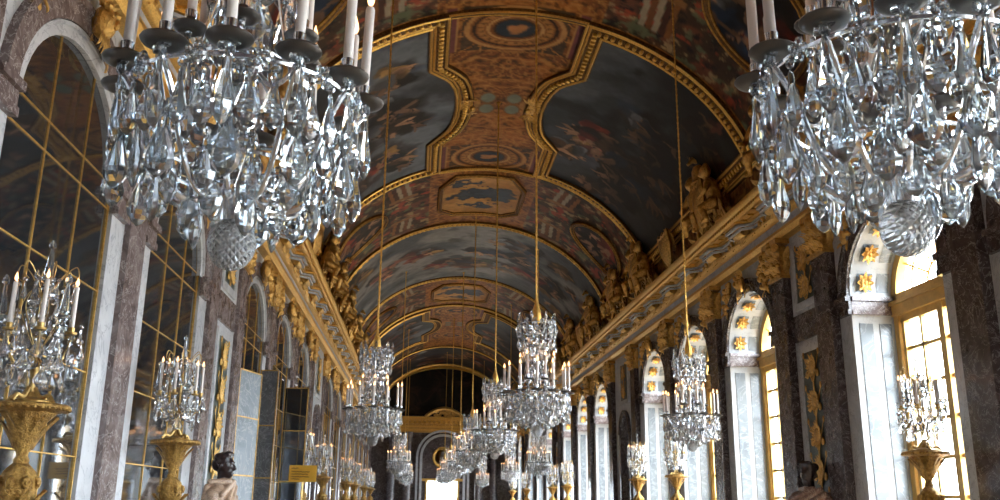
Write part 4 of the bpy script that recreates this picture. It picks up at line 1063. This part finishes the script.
for k, (y, lb) in enumerate(((15.0, 'hanging alone beside the mirror-side cornice'), (36.0, 'second in the mirror-side row'), (49.0, 'third in the mirror-side row'), (60.0, 'farthest in the mirror-side row'))):
    chandelier(-2.48, y, 2.56, .93, 'crystal chandelier with lit candles, ' + lb, k < 1)
for k, (y, lb) in enumerate(((13.8, 'hanging before the tall windows'), (32.0, 'second in the window-side row, below the mid-hall one'), (42.0, 'third in the window-side row'), (60.0, 'farthest in the window-side row'))):
    chandelier(2.44, y, 2.48, .86, 'crystal chandelier with lit candles, ' + lb, k < 1)

# ------------------------------------------------------------------ torcheres and crystal candelabra
def torchere_mesh():
    parts = {}
    mb = MB(); flute = lambda q, z: 1 + .07*math.cos(q*10)
    mb.lathe([(.045, -.34), (.06, -.31), (.075, -.24), (.11, -.15), (.17, -.08), (.2, -.05)], 40, (0, 0, 0), None, 1, flute)
    for i in range(10):
        a = 2*PI*i/10; mb.leaf((.055*math.cos(a), .055*math.sin(a), -.32), (math.cos(a)*.35, math.sin(a)*.35, 1), (-math.sin(a), math.cos(a), 0), .25, .075, -.35)
    parts['bowl'] = mb.mesh('bowl', M['torch_gold'])
    mb = MB(); mb.lathe([(.19, -.06), (.26, -.045), (.285, -.03), (.285, -.012), (.27, 0), (.01, 0)], 36)
    for i in range(36): a = 2*PI*i/36; mb.ell((.275*math.cos(a), .275*math.sin(a), -.035), (.016, .016, .014), 5, 3)
    parts['plate'] = mb.mesh('plate', M['torch_gold'])
    mb = MB(); mb.lathe([(.05, -.42), (.055, -.40), (.04, -.37), (.045, -.34)], 20); mb.lathe([(.05, -.8), (.1, -.74), (.13, -.64), (.135, -.56), (.11, -.48), (.06, -.43), (.05, -.42)], 24, (0, 0, 0), None, 1, lambda q, z: 1+.04*math.cos(8*q))
    for i in range(8):
        a = 2*PI*i/8; mb.ell((.13*math.cos(a), .13*math.sin(a), -.56), (.035, .035, .05), 6, 4); mb.leaf((.07*math.cos(a), .07*math.sin(a), -.78), (math.cos(a)*.5, math.sin(a)*.5, 1), (-math.sin(a), math.cos(a), 0), .2, .08, -.25)
    parts['vase'] = mb.mesh('vase', M['torch_gold'])
    parts['figure'] = blobs('supporting_figure', [((0, 0, -1.45), .13, (0, 0, -1.15), .14), ((-.12, 0, -1.08), .06, (.12, 0, -1.08), .06), ((0, 0, -1.02), .05, (0, 0, -.96), .05), ((0, -.01, -.9), .075, (0, -.02, -.87), .07), ((.14, 0, -1.08), .05, (.24, 0, -.92), .04), ((.24, 0, -.92), .04, (.09, 0, -.74), .035), ((-.14, 0, -1.08), .05, (-.24, 0, -.92), .04), ((-.24, 0, -.92), .04, (-.09, 0, -.74), .035), ((.05, 0, -1.45), .09, (.07, -.05, -1.72), .06), ((.07, -.05, -1.72), .055, (.06, 0, -1.98), .04), ((-.05, 0, -1.45), .09, (-.06, .04, -1.72), .06), ((-.06, .04, -1.72), .055, (-.06, 0, -1.98), .04)], .022, M['torch_gold'])
    mb = MB(); mb.lathe([(.26, -2.3), (.26, -2.25), (.2, -2.2), (.16, -2.1), (.19, -2.03), (.19, -2.0), (.01, -2.0)], 24)
    for i in range(3):
        a = 2*PI*i/3+.5; mb.leaf((.1*math.cos(a), .1*math.sin(a), -2.05), (math.cos(a), math.sin(a), -.6), (-math.sin(a), math.cos(a), 0), .3, .16, .3)
    parts['foot'] = mb.mesh('foot', M['torch_gold'])
    return parts
TOR = torchere_mesh()
mb = MB(); mb.lathe([(.17, 0), (.175, .02), (.12, .035), (.05, .05), (.03, .09)], 18)
for i in range(4):
    a = 2*PI*i/4+.4; c, s = math.cos(a), math.sin(a); mb.tube(smooth_path([(.19*c, .19*s, .012), (.15*c, .15*s, .06), (.08*c, .08*s, .05), (.03*c, .03*s, .12)]), .016, 6)
CB = mb.mesh('base', M['bronze'])
mb = MB(); mb.lathe([(.022, .08), (.03, .12), (.015, .16), (.035, .24), (.03, .3), (.012, .34), (.010, .7), (.02, .74), (.008, .85)], 12)
CS = mb.mesh('stem', M['bronze'])
mb = MB()
for k in range(6):
    a = 2*PI*k/6+.2; c, s = math.cos(a), math.sin(a)
    mb.tube(smooth_path([(.02*c, .02*s, .80), (.12*c, .12*s, .98), (.2*c, .2*s, 1.05), (.22*c, .22*s, .96), (.17*c, .17*s, .92)]), .0045, 5)
    mb.tube(smooth_path([(.02*c, .02*s, .4), (.1*c, .1*s, .56), (.16*c, .16*s, .72), (.1*c, .1*s, .86), (.04*c, .04*s, .8)]), .0035, 5)
CW = mb.mesh('wire_scrolls', M['bronze'])
mb = MB(); mb.tube(smooth_path([(.02, 0, .34), (.1, 0, .26), (.19, 0, .33), (.245, 0, .48), (.24, 0, .52)]), .0085, 6); mb.lathe([(.012, .51), (.04, .52), (.045, .535), (.02, .54), (.024, .57), (.018, .575)], 10, (.24, 0, 0)); CA = mb.mesh('arm', M['bronze'])
def spire_mesh(s):
    mb = MB(); mb.lathe([(.012, 0), (.04, .03), (.045, .06), (.015, .08), (.055, .11), (.06, .13), (.02, .145), (.036, .16), (.012, .36), (.03, .375), (.026, .40), (.008, .43)], 8); return mb.mesh('crystal_spire', M['crystal'], smooth=False)
SPI = spire_mesh(1)
CPL = pendant_mesh(.15, .125, 'pendant', 8, .28, 'facets'); CPS = pendant_mesh(.13, .06, 'pendant', 6, .6, 'facets')
def candelabrum(x, y, lab_c, lab_t, tz=2.30):
    t_ = tag(empty('gilded_torchere', (x, y, 0)), lab_t, 'candle stand', 'gilded torcheres along the walls')
    for nme, me in TOR.items(): link({'figure': 'supporting_figure'}.get(nme, nme), me, t_, (0, 0, tz))
    o = tag(empty('crystal_candelabrum', (x, y, tz), random.Random(int(y*10)).uniform(0, 1)), lab_c, 'candelabrum', 'crystal candelabra on torcheres')
    r2 = random.Random(int(y*10))
    link('base', CB, o); link('stem', CS, o); link('wire_scrolls', CW, o); link('crystal_spire', SPI, o, (0, 0, .83))
    for k in range(6):
        a = 2*PI*k/6; link('arm', CA, o, None, (0, 0, a)); h = .57
        q = link('candle', CANB, o, (.24*math.cos(a), .24*math.sin(a), h), None, (1, 1, r2.uniform(.9, 1.15))); link('flame', FLA, q, (0, 0, .315), None, (.85, .85, .85))
        b2 = a+PI/6
        link('crystal_spire', SPI, o, (.27*math.cos(b2), .27*math.sin(b2), .50), (r2.uniform(-.05, .05), 0, 0), (1.0, 1.0, 1.05)) if k % 2 == 0 else link('crystal_spire', SPI, o, (.15*math.cos(b2), .15*math.sin(b2), .64), None, (.7, .7, .8))
        for rr, zz, aa, me in ((.25, .50, a, CPL), (.29, .50, a+.45, CPS), (.18, .30, a+.3, CPL), (.2, .92, a+.2, CPS), (.17, .70, a+.7, CPS), (.24, .40, a-.35, CPL), (.1, .80, a+.1, CPS), (.28, .62, a+.5, CPS), (.21, .52, a+.55, CPL), (.13, .42, a+.8, CPL), (.14, .94, a+.6, CPS)):
            q = link('pendant', me, o, (rr*math.cos(aa), rr*math.sin(aa), zz), (r2.uniform(-.1, .1), 0, aa+PI/2+r2.uniform(-.6, .6)))
        link('crystal_rosette', ROSM, o, (.25*math.cos(a), .25*math.sin(a), .50), (0, 0, a+PI/2), (.8, .8, .8))
    q = link('candle', CANB, o, (.05, .06, .6), None, (1, 1, 1.05)); link('flame', FLA, q, (0, 0, .315), None, (.85, .85, .85))
    return o
LC = [(7.0, 'nearest, at the left border'), (11.2, 'second from the viewer'), (23.4, 'behind the ochre sign'), (28.6, 'second past the ochre sign'), (38.0, 'third past the ochre sign'), (43.0, 'fourth past the ochre sign'), (51.0, 'fifth past the ochre sign'), (58.0, 'farthest')]
RC = [(11.07, 'nearest, before the tall bright window'), (22.4, 'below the window-side chandelier'), (26.4, 'beside the dark niche'), (39.1, 'first past the dark niche'), (43.5, 'second past the dark niche'), (54.0, 'third past the dark niche'), (62.0, 'farthest')]
for L_, sx, sd in ((LC, -1, 'mirror wall'), (RC, 1, 'window wall')):
    for y, wd in L_:
        candelabrum(sx*4.6, y, 'lit crystal candelabrum on gilded stand by %s, %s' % (sd, wd), 'gilded candle stand with a flared bowl by %s, %s' % (sd, wd))

# ------------------------------------------------------------------ busts on pedestals before the reliefs
def bust(x, y, rz, drape, labels):
    z0 = 1.33
    p = tag(empty('bust_pedestal', (x, y, 0)), labels[1], 'pedestal', 'marble pedestals of the busts')
    mb = MB(); mb.lathe([(.26, .0), (.26, .12), (.21, .16), (.18, .2), (.15, z0-.18), (.19, z0-.10), (.22, z0-.06), (.22, z0)], 4, (0, 0, 0), Matrix.Rotation(PI/4, 3, 'Z')); mb.build('pedestal_shaft', M['red'], p, smooth=False)
    o = tag(empty('portrait_bust', (x, y, z0), rz), labels[0], 'bust', 'marble busts before the reliefs')
    o.scale = (1.2, 1.2, 1.2)    # local +Y is where the bust looks
    head = blobs('head', [((0, .0, .62), .115, (0, .03, .56), .10), ((0, .05, .50), .075, (0, .07, .46), .06), ((0, 0, .34), .075, (0, 0, .5), .07), ((0, .135, .56), .018, (0, .15, .52), .024), ((-.045, .11, .60), .02, (.045, .11, .60), .02), ((-.03, .115, .465), .018, (.03, .115, .465), .018),
        ((.115, .0, .56), .02, (.115, -.01, .53), .02), ((-.115, .0, .56), .02, (-.115, -.01, .53), .02), ((-.07, -.05, .66), .06, (.07, -.05, .66), .06), ((-.05, .06, .70), .045, (.05, .06, .70), .045), ((0, -.08, .56), .07, (0, -.08, .6), .07)], .014, M['porphyry'])
    link('head', head, o, (0, 0, .1))
    body = blobs('draped_shoulders', [((-.2, 0, .24), .10, (.2, 0, .24), .10), ((-.12, .03, .12), .13, (.12, .03, .12), .13), ((0, .02, .3), .11, (0, 0, .36), .085), ((0, 0, .02), .10, (0, 0, .1), .14), ((-.26, 0, .2), .09, (-.25, .02, .06), .07), ((.26, 0, .2), .09, (.25, .02, .06), .07),
        ((-.26, .07, .3), .04, (.14, .19, .04), .035), ((-.2, .07, .36), .04, (.2, .17, .12), .03), ((-.1, .1, .37), .035, (.27, .11, .2), .03), ((-.28, .09, .18), .03, (.0, .19, -.02), .03), ((.0, .1, .38), .03, (.2, -.08, .36), .035), ((.27, -.08, .3), .04, (.2, -.15, .05), .04), ((-.27, -.08, .3), .04, (-.1, -.17, .05), .04), ((0, -.12, .34), .04, (.08, -.18, .05), .04)], .013, M[drape])
    link('draped_shoulders', body, o, (0, 0, .1))
    mb = MB(); mb.lathe([(.14, 0), (.14, .02), (.08, .06), (.09, .12), (.1, .16)], 20); mb.build('socle', M['dark'], o)
bust(-4.68, 14.45, -1.75, 'drape', ('dark porphyry bust in pale drapery before the mirror-side relief', 'red marble pedestal under the mirror-side bust'))
bust(4.72, 14.9, 2.2, 'pinkdrape', ('dark bust in red-veined drapery before the window-side relief', 'red marble pedestal under the window-side bust'))

# ------------------------------------------------------------------ opened door leaves on the mirror side
def leaf_door(hx, hy, ang, wd, H, mat, label, name, panels=True):
    o = tag(empty(name, (hx, hy, 0), ang), label, 'door')
    mb = MB(); mb.box(0, wd, -.02, .02, 0.02, H); mb.build('leaf', M['mirror' if mat == 'mirror' else mat], o, smooth=False)
    mb = MB()
    for s in (-1, 1):
        d0, d1 = sorted((s*.02, s*.032))
        for a, b2 in ((0, .022), (wd-.022, wd)): mb.box(a, b2, d0, d1, .02, H)
        for z in (.03, .9, 2.05, 3.1 if mat != 'mirror' else 3.25, H-.012): mb.box(0, wd, d0, d1, z-.012, z+.012)
    mb.build('gilt_edging', M['gold_dark' if mat != 'mirror' else 'gold_smooth'], o, smooth=False)
    mb = MB(); mb.tube([(wd-.06, -.035, 1.05), (wd-.06, -.08, 1.05), (wd-.15, -.08, 1.05)], .012, 6); mb.build('handle', M['bronze'], o)
    return o
leaf_door(-5.08, 17.02, math.radians(75), .95, 3.97, 'palegrey', 'pale grey marble-faced door leaf standing ajar next to the bust', 'door_leaf')
leaf_door(-5.08, 19.35, math.radians(-6), .38, 4.25, 'greystripe', 'dark veined marble door leaf standing open between pale leaf and mirror', 'door_leaf')
leaf_door(-5.08, 22.9, math.radians(-8), .60, 4.3, 'mirror', 'mirrored door leaf opened out into the hall, reflecting a chandelier', 'mirrored_door_leaf')

# ------------------------------------------------------------------ visitor sign
o = tag(empty('sign_stand', (-3.43, 14.0, 0), .05), 'ochre rectangular notice board on a thin post before the mirror wall', 'sign')
mb = MB(); mb.box(-.2, .2, -.01, .01, 1.89, 2.13); mb.build('board', M['sign'], o, smooth=False)
for z, wd in ((2.085, .10), (2.035, .27), (2.0, .24), (1.965, .26), (1.93, .12)):
    mb = MB(); r3 = random.Random(int(z*1000)); x = -.165; pts = []
    while x < -.165+wd: pts.append((x, -.0125, z+r3.uniform(-.008, .008))); x += r3.uniform(.006, .012)
    mb.tube(pts, .0055, 4); mb.build('lettering', M['ink'], o, smooth=False)
mb = MB(); mb.tube([(0, .02, .02), (0, .02, 2.1)], .014, 8); mb.lathe([(.16, 0), (.16, .015), (.03, .03), (.014, .05)], 20, (0, .02, 0)); mb.build('post', M['bronze'], o)
